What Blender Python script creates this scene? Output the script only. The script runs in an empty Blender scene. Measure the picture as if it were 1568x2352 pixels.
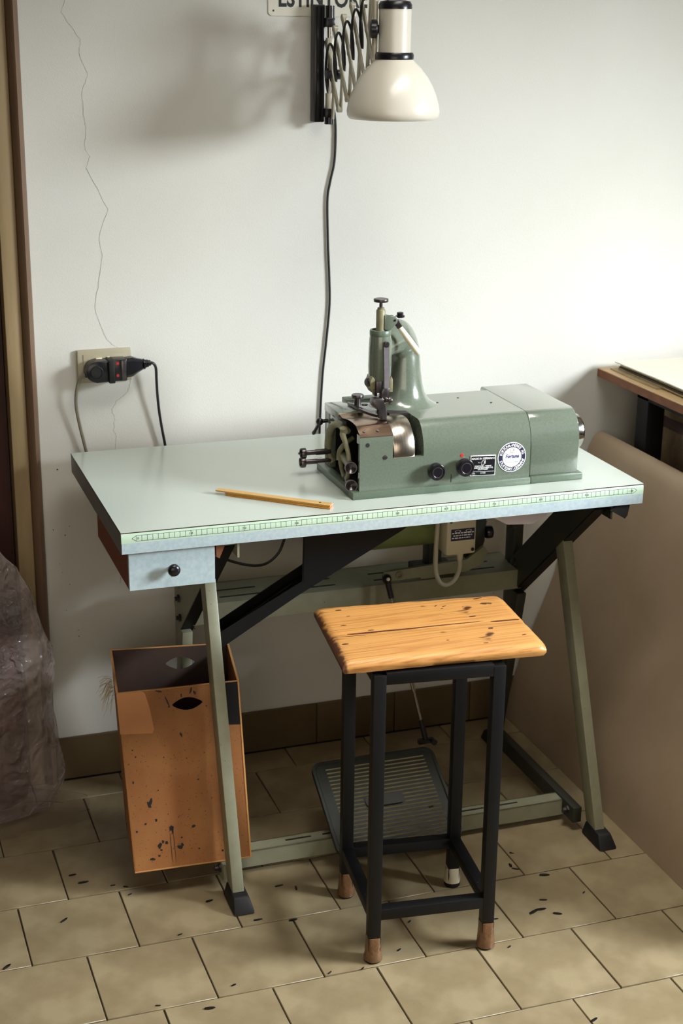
import bpy, bmesh, math, random
from mathutils import Vector, Matrix, noise, Quaternion
random.seed(7)
PI = math.pi
sc = bpy.context.scene
COL = sc.collection

# ------------------------------------------------------------------ camera, sky, light, exposure
cam_d = bpy.data.cameras.new('camera')
cam = bpy.data.objects.new('camera', cam_d); COL.objects.link(cam)
cam.location = (-0.5108, -2.5454, 1.6664)
cam.rotation_euler = (1.2555, -0.0119, -0.3360)
cam_d.sensor_fit = 'VERTICAL'; cam_d.sensor_height = 36.0; cam_d.sensor_width = 24.0
cam_d.lens = 3487.16 / 2352 * 36.0
cam_d.clip_start = 0.05
sc.camera = cam
cam_d.dof.use_dof = True; cam_d.dof.focus_distance = 2.70; cam_d.dof.aperture_fstop = 8.0

world = bpy.data.worlds.new('room_ambience'); sc.world = world; world.use_nodes = True
bg = world.node_tree.nodes['Background']
bg.inputs[0].default_value = (1.0, 0.80, 0.54, 1); bg.inputs[1].default_value = 0.028

def area(name, loc, target, sx, sy, power, color, spread=180):
    d = bpy.data.lights.new(name, 'AREA'); d.shape = 'RECTANGLE'; d.size = sx; d.size_y = sy
    d.energy = power; d.color = color; d.spread = math.radians(spread)
    o = bpy.data.objects.new(name, d); COL.objects.link(o); o.location = loc
    o.rotation_euler = (Vector(target) - Vector(loc)).to_track_quat('-Z', 'Y').to_euler()
    return o
# daylight from the sky beyond the window in the right-hand wall
area('sky_light', (4.7, -2.35, 3.2), (0.6, 0.4, 0.9), 3.6, 2.8, 3450, (0.91, 0.965, 1.0))
# added frontal fill, standing in for light bounced about the room
area('room_fill', (-0.75, -3.4, 1.35), (0.35, 0.4, 0.35), 2.4, 1.6, 8.5, (1.0, 0.87, 0.70), 100)

# invented overhead fill that lifts the tabletop and front floor
area('overhead_fill', (0.60, -0.55, 2.62), (0.50, -0.30, 0.0), 1.2, 0.4, 11, (1.0, 0.96, 0.88), 105)

sc.view_settings.view_transform = 'Standard'
sc.view_settings.look = 'None'
sc.view_settings.gamma = 1.0
sc.view_settings.use_curve_mapping = False
sc.view_settings.exposure = 0.0

# ------------------------------------------------------------------ materials
def lin(c):
    return tuple(((v / 255) / 12.92 if v / 255 <= .04045 else ((v / 255 + .055) / 1.055) ** 2.4) for v in c) + (1.0,)

def mat(name, col, rough=.5, metal=0.0, col2=None, nscale=20, namt=.5, bump=0, bscale=200, spec=None,
        spots=None, spot_scale=60, spot_th=.72, coat=0, stretch=None, mottle=None, mscale=6, brough=None):
    m = bpy.data.materials.new(name); m.use_nodes = True
    nt = m.node_tree; b = nt.nodes['Principled BSDF']
    L = nt.links.new
    b.inputs['Roughness'].default_value = rough; b.inputs['Metallic'].default_value = metal
    if spec is not None: b.inputs['Specular IOR Level'].default_value = spec
    if coat: b.inputs['Coat Weight'].default_value = coat; b.inputs['Coat Roughness'].default_value = .08
    tc = nt.nodes.new('ShaderNodeTexCoord'); co = tc.outputs['Object']
    if stretch:
        mp = nt.nodes.new('ShaderNodeMapping'); mp.inputs['Scale'].default_value = stretch
        L(co, mp.inputs[0]); co = mp.outputs[0]
    def nz(scale, detail=6, rgh=.55):
        n = nt.nodes.new('ShaderNodeTexNoise'); n.inputs['Scale'].default_value = scale
        n.inputs['Detail'].default_value = detail; n.inputs['Roughness'].default_value = rgh
        L(co, n.inputs['Vector']); return n
    def mixc(fac, a, bb):
        x = nt.nodes.new('ShaderNodeMix'); x.data_type = 'RGBA'
        L(fac, x.inputs[0])
        for s, v in ((6, a), (7, bb)):
            if isinstance(v, tuple): x.inputs[s].default_value = v
            else: L(v, x.inputs[s])
        return x.outputs[2]
    def ramp(src, lo, hi):
        r = nt.nodes.new('ShaderNodeMapRange'); r.inputs[1].default_value = lo; r.inputs[2].default_value = hi
        r.clamp = True; L(src, r.inputs[0]); return r.outputs[0]
    cur = lin(col)
    if col2:
        cur = mixc(ramp(nz(nscale).outputs['Fac'], .5 - namt / 2, .5 + namt / 2), cur, lin(col2))
    if mottle:
        cur = mixc(ramp(nz(mscale, 3).outputs['Fac'], .42, .62), cur, lin(mottle))
    if spots:
        cur = mixc(ramp(nz(spot_scale, 4, .6).outputs['Fac'], spot_th, spot_th + .03), cur, lin(spots))
    if isinstance(cur, tuple): b.inputs['Base Color'].default_value = cur
    else: L(cur, b.inputs['Base Color'])
    if bump:
        bp = nt.nodes.new('ShaderNodeBump'); bp.inputs['Strength'].default_value = bump; bp.inputs['Distance'].default_value = .002
        L(nz(bscale, 4).outputs['Fac'], bp.inputs['Height']); L(bp.outputs[0], b.inputs['Normal'])
    return m

def wood(name, c_light, c_dark, c_knot, axis_scale=(3, 26, 26), rough=.42):
    m = bpy.data.materials.new(name); m.use_nodes = True; nt = m.node_tree; b = nt.nodes['Principled BSDF']; L = nt.links.new
    tc = nt.nodes.new('ShaderNodeTexCoord'); mp = nt.nodes.new('ShaderNodeMapping'); mp.inputs['Scale'].default_value = axis_scale
    L(tc.outputs['Object'], mp.inputs[0])
    def nz(sx, sy, sz, detail, dist=0):
        q = nt.nodes.new('ShaderNodeMapping'); q.inputs['Scale'].default_value = (sx, sy, sz); q.inputs['Rotation'].default_value = (0, 0, .115)
        L(tc.outputs['Object'], q.inputs[0])
        n = nt.nodes.new('ShaderNodeTexNoise'); n.inputs['Scale'].default_value = 1; n.inputs['Detail'].default_value = detail
        n.inputs['Distortion'].default_value = dist
        L(q.outputs[0], n.inputs['Vector']); return n
    def rmp(src, stops):
        r_ = nt.nodes.new('ShaderNodeValToRGB'); e = r_.color_ramp.elements
        while len(e) < len(stops): e.new(.5)
        for el, (p_, c_) in zip(e, stops): el.position = p_; el.color = c_
        L(src, r_.inputs[0]); return r_
    broad = rmp(nz(2.2, 26, 26, 3, .6).outputs['Fac'], [(.30, lin(c_dark)), (.46, lin(c_light)), (.58, lin(c_light)), (.74, lin(c_dark))])
    n1 = nz(5, 330, 200, 4)
    fine = rmp(n1.outputs['Fac'], [(.34, (.62, .48, .34, 1)), (.52, (1, 1, 1, 1))])
    streak = rmp(nz(1.6, 62, 40, 2, .3).outputs['Fac'], [(.27, (.48, .30, .16, 1)), (.37, (1, 1, 1, 1))])
    def mul(a_, b_, f_):
        x_ = nt.nodes.new('ShaderNodeMix'); x_.data_type = 'RGBA'; x_.blend_type = 'MULTIPLY'; x_.inputs[0].default_value = f_
        L(a_, x_.inputs[6]); L(b_, x_.inputs[7]); return x_
    x = mul(mul(broad.outputs[0], fine.outputs[0], .7).outputs[2], streak.outputs[0], .75)
    # dark knots and nicks
    v = nt.nodes.new('ShaderNodeTexNoise'); v.inputs['Scale'].default_value = 26; v.inputs['Detail'].default_value = 2
    mp3 = nt.nodes.new('ShaderNodeMapping'); mp3.inputs['Scale'].default_value = (.6, 1.2, 1)
    L(tc.outputs['Object'], mp3.inputs[0]); L(mp3.outputs[0], v.inputs['Vector'])
    mr = nt.nodes.new('ShaderNodeMapRange'); mr.inputs[1].default_value = .69; mr.inputs[2].default_value = .76; L(v.outputs['Fac'], mr.inputs[0])
    y = nt.nodes.new('ShaderNodeMix'); y.data_type = 'RGBA'; L(mr.outputs[0], y.inputs[0]); L(x.outputs[2], y.inputs[6]); y.inputs[7].default_value = lin(c_knot)
    # irregularly darkened left-hand end
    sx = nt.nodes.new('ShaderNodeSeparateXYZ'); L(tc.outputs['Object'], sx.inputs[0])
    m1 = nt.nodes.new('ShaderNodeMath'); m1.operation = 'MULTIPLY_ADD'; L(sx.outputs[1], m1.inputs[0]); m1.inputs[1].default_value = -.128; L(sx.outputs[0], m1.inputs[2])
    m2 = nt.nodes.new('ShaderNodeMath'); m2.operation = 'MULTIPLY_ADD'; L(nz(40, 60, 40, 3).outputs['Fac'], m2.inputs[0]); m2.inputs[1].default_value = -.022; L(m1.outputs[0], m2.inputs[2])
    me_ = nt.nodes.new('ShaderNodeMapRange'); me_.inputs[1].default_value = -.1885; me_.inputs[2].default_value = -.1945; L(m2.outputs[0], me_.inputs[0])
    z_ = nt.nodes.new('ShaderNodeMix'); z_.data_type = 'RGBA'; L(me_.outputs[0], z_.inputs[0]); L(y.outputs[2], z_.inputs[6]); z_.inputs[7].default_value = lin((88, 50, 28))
    L(z_.outputs[2], b.inputs['Base Color']); b.inputs['Roughness'].default_value = rough
    bp = nt.nodes.new('ShaderNodeBump'); bp.inputs['Strength'].default_value = .25; bp.inputs['Distance'].default_value = .001
    L(n1.outputs['Fac'], bp.inputs['Height']); L(bp.outputs[0], b.inputs['Normal'])
    return m

def film(name, col, opac=.25, rough=.12, scale=14):
    m = bpy.data.materials.new(name); m.use_nodes = True; nt = m.node_tree; b = nt.nodes['Principled BSDF']; L = nt.links.new
    out = nt.nodes['Material Output']
    b.inputs['Base Color'].default_value = lin(col); b.inputs['Roughness'].default_value = rough; b.inputs['Specular IOR Level'].default_value = .8
    t = nt.nodes.new('ShaderNodeBsdfTransparent'); t.inputs[0].default_value = (.94, .92, .93, 1)
    mx = nt.nodes.new('ShaderNodeMixShader')
    tc = nt.nodes.new('ShaderNodeTexCoord')
    n = nt.nodes.new('ShaderNodeTexNoise'); n.inputs['Scale'].default_value = scale; n.inputs['Detail'].default_value = 5; n.inputs['Distortion'].default_value = 1.5
    L(tc.outputs['Object'], n.inputs['Vector'])
    # thin film: denser seen edge-on, faintly uneven, sharply creased
    lw = nt.nodes.new('ShaderNodeLayerWeight'); lw.inputs[0].default_value = .35
    ma = nt.nodes.new('ShaderNodeMath'); ma.operation = 'MULTIPLY_ADD'; ma.inputs[1].default_value = opac * 1.5; L(lw.outputs['Facing'], ma.inputs[0])
    mr = nt.nodes.new('ShaderNodeMapRange'); mr.inputs[1].default_value = .35; mr.inputs[2].default_value = .70
    mr.inputs[3].default_value = opac * .55; mr.inputs[4].default_value = opac * 1.0; L(n.outputs['Fac'], mr.inputs[0]); L(mr.outputs[0], ma.inputs[2])
    ma.use_clamp = True
    L(ma.outputs[0], mx.inputs[0]); L(t.outputs[0], mx.inputs[1]); L(b.outputs[0], mx.inputs[2]); L(mx.outputs[0], out.inputs[0])
    wv = nt.nodes.new('ShaderNodeVectorMath'); wv.operation = 'MULTIPLY_ADD'; wv.inputs[1].default_value = (.12, .12, .12)
    L(n.outputs['Color'], wv.inputs[0]); L(tc.outputs['Object'], wv.inputs[2])
    hs = []
    for sc_ in (scale * 1.6, scale * 4.5):
        v = nt.nodes.new('ShaderNodeTexVoronoi'); v.feature = 'DISTANCE_TO_EDGE'; v.inputs['Scale'].default_value = sc_
        L(wv.outputs[0], v.inputs['Vector']); hs.append(v.outputs['Distance'])
    ad = nt.nodes.new('ShaderNodeMath'); ad.operation = 'MULTIPLY_ADD'; ad.inputs[1].default_value = .4; L(hs[1], ad.inputs[0]); L(hs[0], ad.inputs[2])
    bp = nt.nodes.new('ShaderNodeBump'); bp.inputs['Strength'].default_value = 1.0; bp.inputs['Distance'].default_value = .03; bp.invert = True
    L(ad.outputs[0], bp.inputs['Height']); L(bp.outputs[0], b.inputs['Normal'])
    return m

M = dict(
    wall=mat('wall_plaster', (213, 213, 208), .85, col2=(207, 206, 198), nscale=2.2, namt=.5, bump=.22, bscale=420, spots=(150, 138, 115), spot_scale=34, spot_th=.80),
    tile=mat('floor_tile_glaze', (151, 135, 104), .36, col2=(126, 110, 82), nscale=7, namt=.45, mottle=(160, 145, 114), mscale=9, bump=.12, bscale=700, spots=(96, 78, 52), spot_scale=700, spot_th=.66),
    grout=mat('tile_grout', (62, 53, 41), .9, bump=.3),
    skirt=mat('skirting_tile_glaze', (104, 87, 60), .4, col2=(84, 69, 47), nscale=9, bump=.1, bscale=500),
    door=mat('door_dark_red', (70, 18, 12), .45, col2=(46, 12, 10), nscale=12),
    casing=mat('casing_tan_paint', (158, 138, 102), .55, col2=(138, 116, 82), nscale=6, stretch=(8, 8, .8), bump=.15),
    casing2=mat('casing_brown_moulding', (118, 94, 74), .5, col2=(100, 78, 60), nscale=6, stretch=(8, 8, .8)),
    lam=mat('laminate_pale_green', (190, 200, 192), .16, col2=(182, 192, 184), nscale=60, stretch=(3, 20, 1), bump=.03, bscale=300, spots=(110, 105, 92), spot_scale=120, spot_th=.77),
    lamfront=mat('laminate_front_blue_white', (180, 197, 202), .35, col2=(166, 184, 192), nscale=130, namt=.3),
    lamside=mat('laminate_side_grey', (122, 124, 122), .45, col2=(105, 107, 106), nscale=40),
    mint=mat('ruler_tape_mint', (188, 212, 190), .4),
    ink=mat('printed_black_ink', (20, 26, 24), .6),
    edgebrown=mat('laminate_core_line', (52, 30, 22), .6),
    drwood=mat('drawer_side_hardboard', (134, 72, 42), .6, col2=(112, 58, 34), nscale=50),
    plastic_black=mat('black_plastic', (22, 20, 26), .28),
    rubber=mat('black_rubber', (14, 14, 16), .6, bump=.15),
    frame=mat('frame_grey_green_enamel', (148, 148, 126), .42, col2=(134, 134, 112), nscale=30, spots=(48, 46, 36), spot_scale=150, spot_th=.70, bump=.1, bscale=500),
    framedark=mat('dark_enamel_and_frame_shade', (48, 50, 41), .45, col2=(38, 40, 33), nscale=20, bump=.1, bscale=500),  # dark motor and pedal enamel; on the right frame it carries painted-in shade
    blacksteel=mat('black_painted_steel', (7, 7, 9), .5, spec=.3, col2=(12, 12, 15), nscale=40, spots=(96, 90, 84), spot_scale=130, spot_th=.755),
    green=mat('machine_hammered_green', (107, 116, 103), .22, col2=(97, 107, 94), nscale=260, namt=.4, bump=.05, bscale=650, coat=1.0, spots=(60, 66, 54), spot_scale=240, spot_th=.78),
    greenbase=mat('machine_base_green', (98, 112, 96), .36, col2=(88, 102, 88), nscale=200, bump=.06, bscale=600, spots=(40, 42, 36), spot_scale=190, spot_th=.76),
    olive=mat('motor_olive_enamel', (126, 140, 88), .38, col2=(114, 128, 78), nscale=30),
    castolive=mat('cast_olive_linkage', (142, 138, 108), .42, col2=(112, 108, 80), nscale=60, bump=.2, bscale=350, spots=(52, 48, 38), spot_scale=160, spot_th=.68),
    inner=mat('machine_dark_interior', (18, 18, 16), .7),
    chrome=mat('polished_steel', (200, 196, 190), .16, 1.0, col2=(176, 172, 166), nscale=30, stretch=(60, 1, 1)),
    bell=mat('bell_knife_steel', (200, 190, 178), .27, 1.0, col2=(170, 158, 144), nscale=8, stretch=(60, 1, 1)),
    copper=mat('worn_bronze_plate', (186, 160, 138), .26, 1.0, col2=(150, 124, 104), nscale=22, namt=.4),
    darksteel=mat('dark_burnished_steel', (112, 106, 108), .32, .85, col2=(78, 72, 74), nscale=50),
    greysteel=mat('grey_flat_spring_steel', (128, 122, 128), .5, .5, col2=(112, 106, 110), nscale=90),
    ivory=mat('ivory_plastic', (240, 232, 208), .35),
    white=mat('printed_white', (235, 236, 234), .45),
    navy=mat('printed_navy', (34, 34, 66), .45),
    plateblack=mat('nameplate_black', (14, 14, 20), .35),
    plategrey=mat('printed_grey', (120, 124, 134), .5),
    red=mat('red_paint', (190, 40, 30), .45),
    socketgrey=mat('outlet_beige_grey', (176, 170, 146), .38, col2=(166, 160, 136), nscale=20),
    cablegrey=mat('cable_grey_sheath', (128, 122, 104), .5),
    cablelight=mat('cable_light_sheath', (188, 182, 160), .45),
    cableblack=mat('cable_black_sheath', (18, 20, 22), .45),
    boxbeige=mat('motor_box_beige', (206, 198, 170), .45),
    lampenamel=mat('lamp_cream_enamel', (216, 211, 198), .3, coat=.3),
    armmetal=mat('arm_cream_metal', (196, 190, 172), .35, .2, col2=(172, 166, 148), nscale=30),
    signw=mat('sign_plate_white', (216, 214, 200), .4),
    rule=mat('folding_rule_yellow', (208, 146, 48), .4, col2=(186, 126, 40), nscale=14, stretch=(4, 40, 10), spots=(66, 46, 24), spot_scale=130, spot_th=.70),
    ruletop=mat('folding_rule_worn_top', (208, 166, 96), .45, col2=(188, 142, 74), nscale=30, stretch=(4, 40, 10), spots=(84, 60, 34), spot_scale=100, spot_th=.70),
    pink=mat('rule_pink_end', (232, 150, 134), .5),
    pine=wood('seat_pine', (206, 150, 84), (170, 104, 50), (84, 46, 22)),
    pineedge=mat('seat_worn_dark_crack', (98, 54, 26), .6, col2=(70, 38, 20), nscale=90),
    card=mat('box_fibreboard', (166, 112, 60), .6, col2=(140, 90, 46), nscale=7, namt=.4, bump=.12, bscale=500, spots=(84, 50, 30), spot_scale=260, spot_th=.645, mottle=(150, 94, 46), mscale=11),
    cardpatch=mat('box_leather_patch', (200, 138, 84), .55, col2=(184, 122, 72), nscale=16),
    cardedge=mat('box_raw_edge', (202, 146, 86), .7),
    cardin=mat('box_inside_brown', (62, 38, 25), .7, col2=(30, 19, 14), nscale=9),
    stain=mat('black_dye_stain', (16, 12, 12), .5),
    boxcorner=mat('box_black_tape', (13, 14, 17), .55, spec=.3),
    tape=mat('brown_packing_tape', (132, 96, 66), .16, col2=(98, 70, 46), nscale=60, bump=1.0, bscale=75),
    tapew=mat('white_cloth_tape', (214, 204, 178), .6, col2=(196, 186, 160), nscale=60, bump=.3, bscale=160),
    sheet=mat('brown_sheet_material', (170, 150, 126), .55, col2=(154, 134, 110), nscale=5, bump=.06, bscale=300, spots=(108, 90, 70), spot_scale=40, spot_th=.77),
    benchtop=mat('bench_board_tan', (202, 172, 128), .5, col2=(186, 154, 108), nscale=20, stretch=(20, 2, 1)),
    benchedge=mat('bench_edge_brown', (132, 82, 50), .6, col2=(108, 64, 38), nscale=30),
    leather_cream=mat('leather_cream', (226, 222, 206), .55),
    leather_tan=mat('leather_tan_backs', (176, 158, 122), .7, col2=(150, 132, 98), nscale=40),
    leather_dark=mat('leather_dark_edge', (70, 60, 46), .7),
    maroon=mat('maroon_cloth', (84, 40, 46), .8, col2=(40, 18, 26), nscale=14, bump=.3, bscale=60),
    pinkcloth=mat('dusty_pink_cloth', (150, 118, 116), .8, col2=(116, 84, 86), nscale=10, bump=.3, bscale=60),
    yellowpaper=mat('yellowed_paper', (206, 180, 126), .7),
    filmclear=film('clear_plastic_film', (200, 186, 180), .30, .10, 7),
    filmbright=film('bright_crumpled_film', (150, 142, 142), .34, .05, 20),
    filmfaint=film('faint_film', (150, 138, 134), .12, .12, 9),
    filmdull=film('dull_plastic_film', (150, 132, 130), .32, .2, 10),
    scrap=mat('black_leather_scrap', (16, 14, 13), .5),
    pedal=mat('pedal_dark_green', (38, 42, 34), .45, col2=(30, 34, 28), nscale=30, bump=.2, bscale=260),
    pedalworn=mat('pedal_worn_rib', (196, 184, 144), .35, .2, col2=(160, 150, 112), nscale=30),
    fray=mat('frayed_fibre', (206, 186, 142), .8),
    crack=mat('plaster_hairline', (158, 152, 140), .9),
    lavender=mat('plastic_pale_lavender', (206, 202, 212), .45),
)

# ------------------------------------------------------------------ mesh helpers
TY = -0.0062                                     # the bench stands very slightly askew to the wall
YAW = Matrix.Rotation(TY, 4, 'Z'); ID = Matrix.Identity(4)
XF = ID
WL = {}

SPLIT0 = {'bolt', 'rivet', 'socket_mark', 'screw', 'plate_screw', 'plate_pin', 'cover_screw', 'clamp_knob', 'lever_fork', 'pivot_ear', 'rocker_switch', 'ink_spot', 'rim_edge', 'rear_lever', 'front_lever', 'foot_thumbscrew', 'rod_clamp'}
SPLIT = set(SPLIT0)       # kinds of piece that always become objects of their own
class MB:
    def __init__(s): s.bm = bmesh.new()
    def _bev(s, geom_v, b, seg=2):
        vs = set(geom_v); es = [e for e in s.bm.edges if e.verts[0] in vs and e.verts[1] in vs]
        bmesh.ops.bevel(s.bm, geom=es, offset=b, segments=seg, affect='EDGES', profile=.5)
    def box(s, a, b, bev=0, mtx=None, seg=2):
        a, b = Vector(a), Vector(b); c = (a + b) / 2; d = b - a
        r = bmesh.ops.create_cube(s.bm, size=1)['verts']
        for v in r:
            v.co = Vector((v.co.x * d.x, v.co.y * d.y, v.co.z * d.z)) + c
            if mtx: v.co = mtx @ v.co
        if bev: s._bev(r, bev, seg)
        return s
    def poly(s, pts):
        vs = [s.bm.verts.new(p) for p in pts]; s.bm.faces.new(vs); return vs
    def prism(s, poly, axis, a, b, bev=0, mtx=None, seg=2):
        f = {'x': lambda u, v, t: (t, u, v), 'y': lambda u, v, t: (u, t, v), 'z': lambda u, v, t: (u, v, t)}[axis]
        A = [s.bm.verts.new(f(u, v, a)) for u, v in poly]; B = [s.bm.verts.new(f(u, v, b)) for u, v in poly]
        n = len(poly); s.bm.faces.new(A); s.bm.faces.new(B[::-1])
        for i in range(n): s.bm.faces.new((A[i], A[(i + 1) % n], B[(i + 1) % n], B[i]))
        if mtx:
            for v in A + B: v.co = mtx @ v.co
        if bev: s._bev(A + B, bev, seg)
        return s
    def hexa(s, lo, hi, bev=0):                   # 4 lower corners, 4 upper corners, same order
        A = [s.bm.verts.new(p) for p in lo]; B = [s.bm.verts.new(p) for p in hi]
        s.bm.faces.new(A); s.bm.faces.new(B[::-1])
        for i in range(4): s.bm.faces.new((A[i], A[(i + 1) % 4], B[(i + 1) % 4], B[i]))
        if bev: s._bev(A + B, bev)
        return s
    def bar(s, p, q, w, h, up=(0, 0, 1), bev=0):
        p, q = Vector(p), Vector(q); d = (q - p).normalized(); u = Vector(up); x = d.cross(u).normalized(); u = x.cross(d).normalized()
        c = [(-1, -1), (1, -1), (1, 1), (-1, 1)]
        return s.hexa([p + x * w / 2 * i + u * h / 2 * j for i, j in c], [q + x * w / 2 * i + u * h / 2 * j for i, j in c], bev)
    def tube(s, pts, r, n=10, caps=True, smooth=0, flat=None):
        pts = [Vector(p) for p in pts]; rs = list(r) if hasattr(r, '__len__') else [r] * len(pts)
        if smooth:
            P, Rr = [], []
            for i in range(len(pts) - 1):
                p0 = pts[max(i - 1, 0)]; p1, p2 = pts[i], pts[i + 1]; p3 = pts[min(i + 2, len(pts) - 1)]
                for k in range(smooth):
                    t = k / smooth
                    P.append(.5 * ((2 * p1) + (p2 - p0) * t + (2 * p0 - 5 * p1 + 4 * p2 - p3) * t * t + (3 * p1 - p0 - 3 * p2 + p3) * t ** 3))
                    Rr.append(rs[i] * (1 - t) + rs[i + 1] * t)
            P.append(pts[-1]); Rr.append(rs[-1]); pts, rs = P, Rr
        T = [(pts[min(i + 1, len(pts) - 1)] - pts[max(i - 1, 0)]).normalized() for i in range(len(pts))]
        u = T[0].orthogonal().normalized(); rings = []
        for i, p in enumerate(pts):
            if i:
                q = T[i - 1].rotation_difference(T[i]); u = (q @ u).normalized()
            u = (u - T[i] * u.dot(T[i])).normalized(); v = T[i].cross(u)
            rings.append([s.bm.verts.new(p + (u * math.cos(2 * PI * k / n) + v * math.sin(2 * PI * k / n)) * rs[i]) for k in range(n)])
        s._skin(rings, caps); return s
    def _skin(s, rings, caps=True, closed=True):
        n = len(rings[0])
        for a, b in zip(rings, rings[1:]):
            for k in range(n if closed else n - 1):
                s.bm.faces.new((a[k], a[(k + 1) % n], b[(k + 1) % n], b[k]))
        if caps: s.bm.faces.new(rings[0][::-1]); s.bm.faces.new(rings[-1])
    def loft(s, rings, caps=True, closed=True):
        s._skin([[s.bm.verts.new(p) for p in r] for r in rings], caps, closed); return s
    def lathe(s, prof, o=(0, 0, 0), axis=(0, 0, 1), n=24, caps=True):
        o = Vector(o); q = Vector((0, 0, 1)).rotation_difference(Vector(axis).normalized())
        rings = [[s.bm.verts.new(o + q @ Vector((r * math.cos(2 * PI * k / n), r * math.sin(2 * PI * k / n), h))) for k in range(n)] for r, h in prof]
        s._skin(rings, caps); return s
    def cyl(s, p, q, r, n=16, r2=None):
        d = Vector(q) - Vector(p); return s.lathe([(r, 0), (r if r2 is None else r2, d.length)], p, d, n)
    def ball(s, c, r, n=12):
        g = bmesh.ops.create_uvsphere(s.bm, u_segments=n, v_segments=max(6, n // 2), radius=1)['verts']
        rr = Vector((r, r, r)) if not hasattr(r, '__len__') else Vector(r)
        for v in g: v.co = Vector((v.co.x * rr.x, v.co.y * rr.y, v.co.z * rr.z)) + Vector(c)
        return s
    def build(s, name, m, parent=None, smooth=38, world=None, solid=0):
        bm = s.bm
        if name in SPLIT: return each(s, name, m, parent, smooth)[0]
        bmesh.ops.recalc_face_normals(bm, faces=bm.faces[:])
        if solid:
            bmesh.ops.solidify(bm, geom=bm.faces[:], thickness=solid)
        lim = math.radians(smooth)
        for f in bm.faces: f.smooth = True
        for e in bm.edges:
            e.smooth = len(e.link_faces) == 2 and e.calc_face_angle(0) < lim
        if XF is not ID: bmesh.ops.transform(bm, matrix=XF, verts=bm.verts[:])
        lo = Vector([min(v.co[i] for v in bm.verts) for i in range(3)]); hi = Vector([max(v.co[i] for v in bm.verts) for i in range(3)])
        c = (lo + hi) / 2
        bmesh.ops.translate(bm, vec=-c, verts=bm.verts[:])
        me = bpy.data.meshes.new(name); bm.to_mesh(me); bm.free()
        me.materials.append(M[m] if isinstance(m, str) else m)
        o = bpy.data.objects.new(name, me); COL.objects.link(o); WL[o] = c
        if parent: o.parent = parent; o.location = c - WL[parent]
        else: o.location = c
        return o

def each(mb, name, m, parent=None, smooth=38):
    """build every loose piece of mb as an object of its own"""
    bm = mb.bm; seen = set(); out = []
    for v in bm.verts[:]:
        if v in seen: continue
        isl = [v]; seen.add(v); st = [v]
        while st:
            a = st.pop()
            for e in a.link_edges:
                b = e.other_vert(a)
                if b not in seen: seen.add(b); st.append(b); isl.append(b)
        new = MB(); mp = {w: new.bm.verts.new(w.co) for w in isl}
        for f in {f for w in isl for f in w.link_faces}: new.bm.faces.new([mp[w] for w in f.verts])
        SPLIT.discard(name); out.append(new.build(name, m, parent, smooth)); SPLIT.update(SPLIT0)
    bm.free(); return out

def tag(o, label, cat, group=None):
    o['label'] = label; o['category'] = cat
    if group: o['group'] = group
    return o
def thing(name, label, cat, loc, group=None):
    o = bpy.data.objects.new(name, None); COL.objects.link(o); o.empty_display_size = .05
    loc = XF @ Vector(loc); o.location = loc; WL[o] = loc
    return tag(o, label, cat, group)
def struct(o): o['kind'] = 'structure'; return o
def stuff(o): o['kind'] = 'stuff'; return o

_txt = {}
def text2d(body, size, bold=0.0, shear=0.0, align='CENTER'):
    """2-D faces (list of polygons as xy tuples) of a line of lettering."""
    c = bpy.data.curves.new('t', 'FONT'); c.body = body; c.size = size; c.align_x = align; c.offset = bold; c.shear = shear
    c.resolution_u = 3
    o = bpy.data.objects.new('t', c); COL.objects.link(o)
    dg = bpy.context.evaluated_depsgraph_get(); me = bpy.data.meshes.new_from_object(o.evaluated_get(dg))
    vs = [tuple(v.co[:2]) for v in me.vertices]; polys = [[vs[i] for i in p.vertices] for p in me.polygons]
    bpy.data.objects.remove(o); bpy.data.curves.remove(c); bpy.data.meshes.remove(me)
    return polys
def put_text(mb, polys, fn):
    for p in polys: mb.poly([fn(x, y) for x, y in p])
    return mb

# ------------------------------------------------------------------ the setting
WY = 0.6036
floor = struct(MB().box((-3.0, -4.2, -.06), (2.6, .75, -.004)).build('floor', 'grout'))
S, FX, FY = .2, -.1385, -.3019
proto = {}
for k in range(-4, 5):
    y0 = FY + S * k; y1 = y0 + S
    if y1 > WY - .01: y1 = WY - .012
    for i in range(-5, 10):
        x0 = FX + S * (i + (.5 if k % 2 else 0))
        g = .0014
        key = round(y1 - y0, 3)
        if key not in proto:
            t = MB().box((x0 + g, y0 + g, -.012), (x0 + S - g, y1 - g, 0), .0010, seg=1).build('tile', 'tile', floor)
            proto[key] = t
        else:
            t = proto[key].copy(); COL.objects.link(t)
        t.parent = floor
        t.location = Vector((x0 + S / 2, (y0 + y1) / 2, -.006 - random.random() * .0006)) - WL[floor]
        t.rotation_euler = (random.uniform(-.0015, .0015), random.uniform(-.0015, .0015), random.uniform(-.002, .002))

wall = struct(MB().box((-.081, WY, 0), (2.6, WY + .12, 2.75)).build('wall_back', 'wall'))
struct(MB().box((-1.2, WY, 2.12), (-.081, WY + .12, 2.75)).box((-3.0, WY, 0), (-1.2, WY + .12, 2.75)).build('wall_left', 'wall'))
struct(MB().box((-3.0, -4.2, 2.75), (2.74, WY + .12, 2.85)).build('ceiling', 'wall'))
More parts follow.
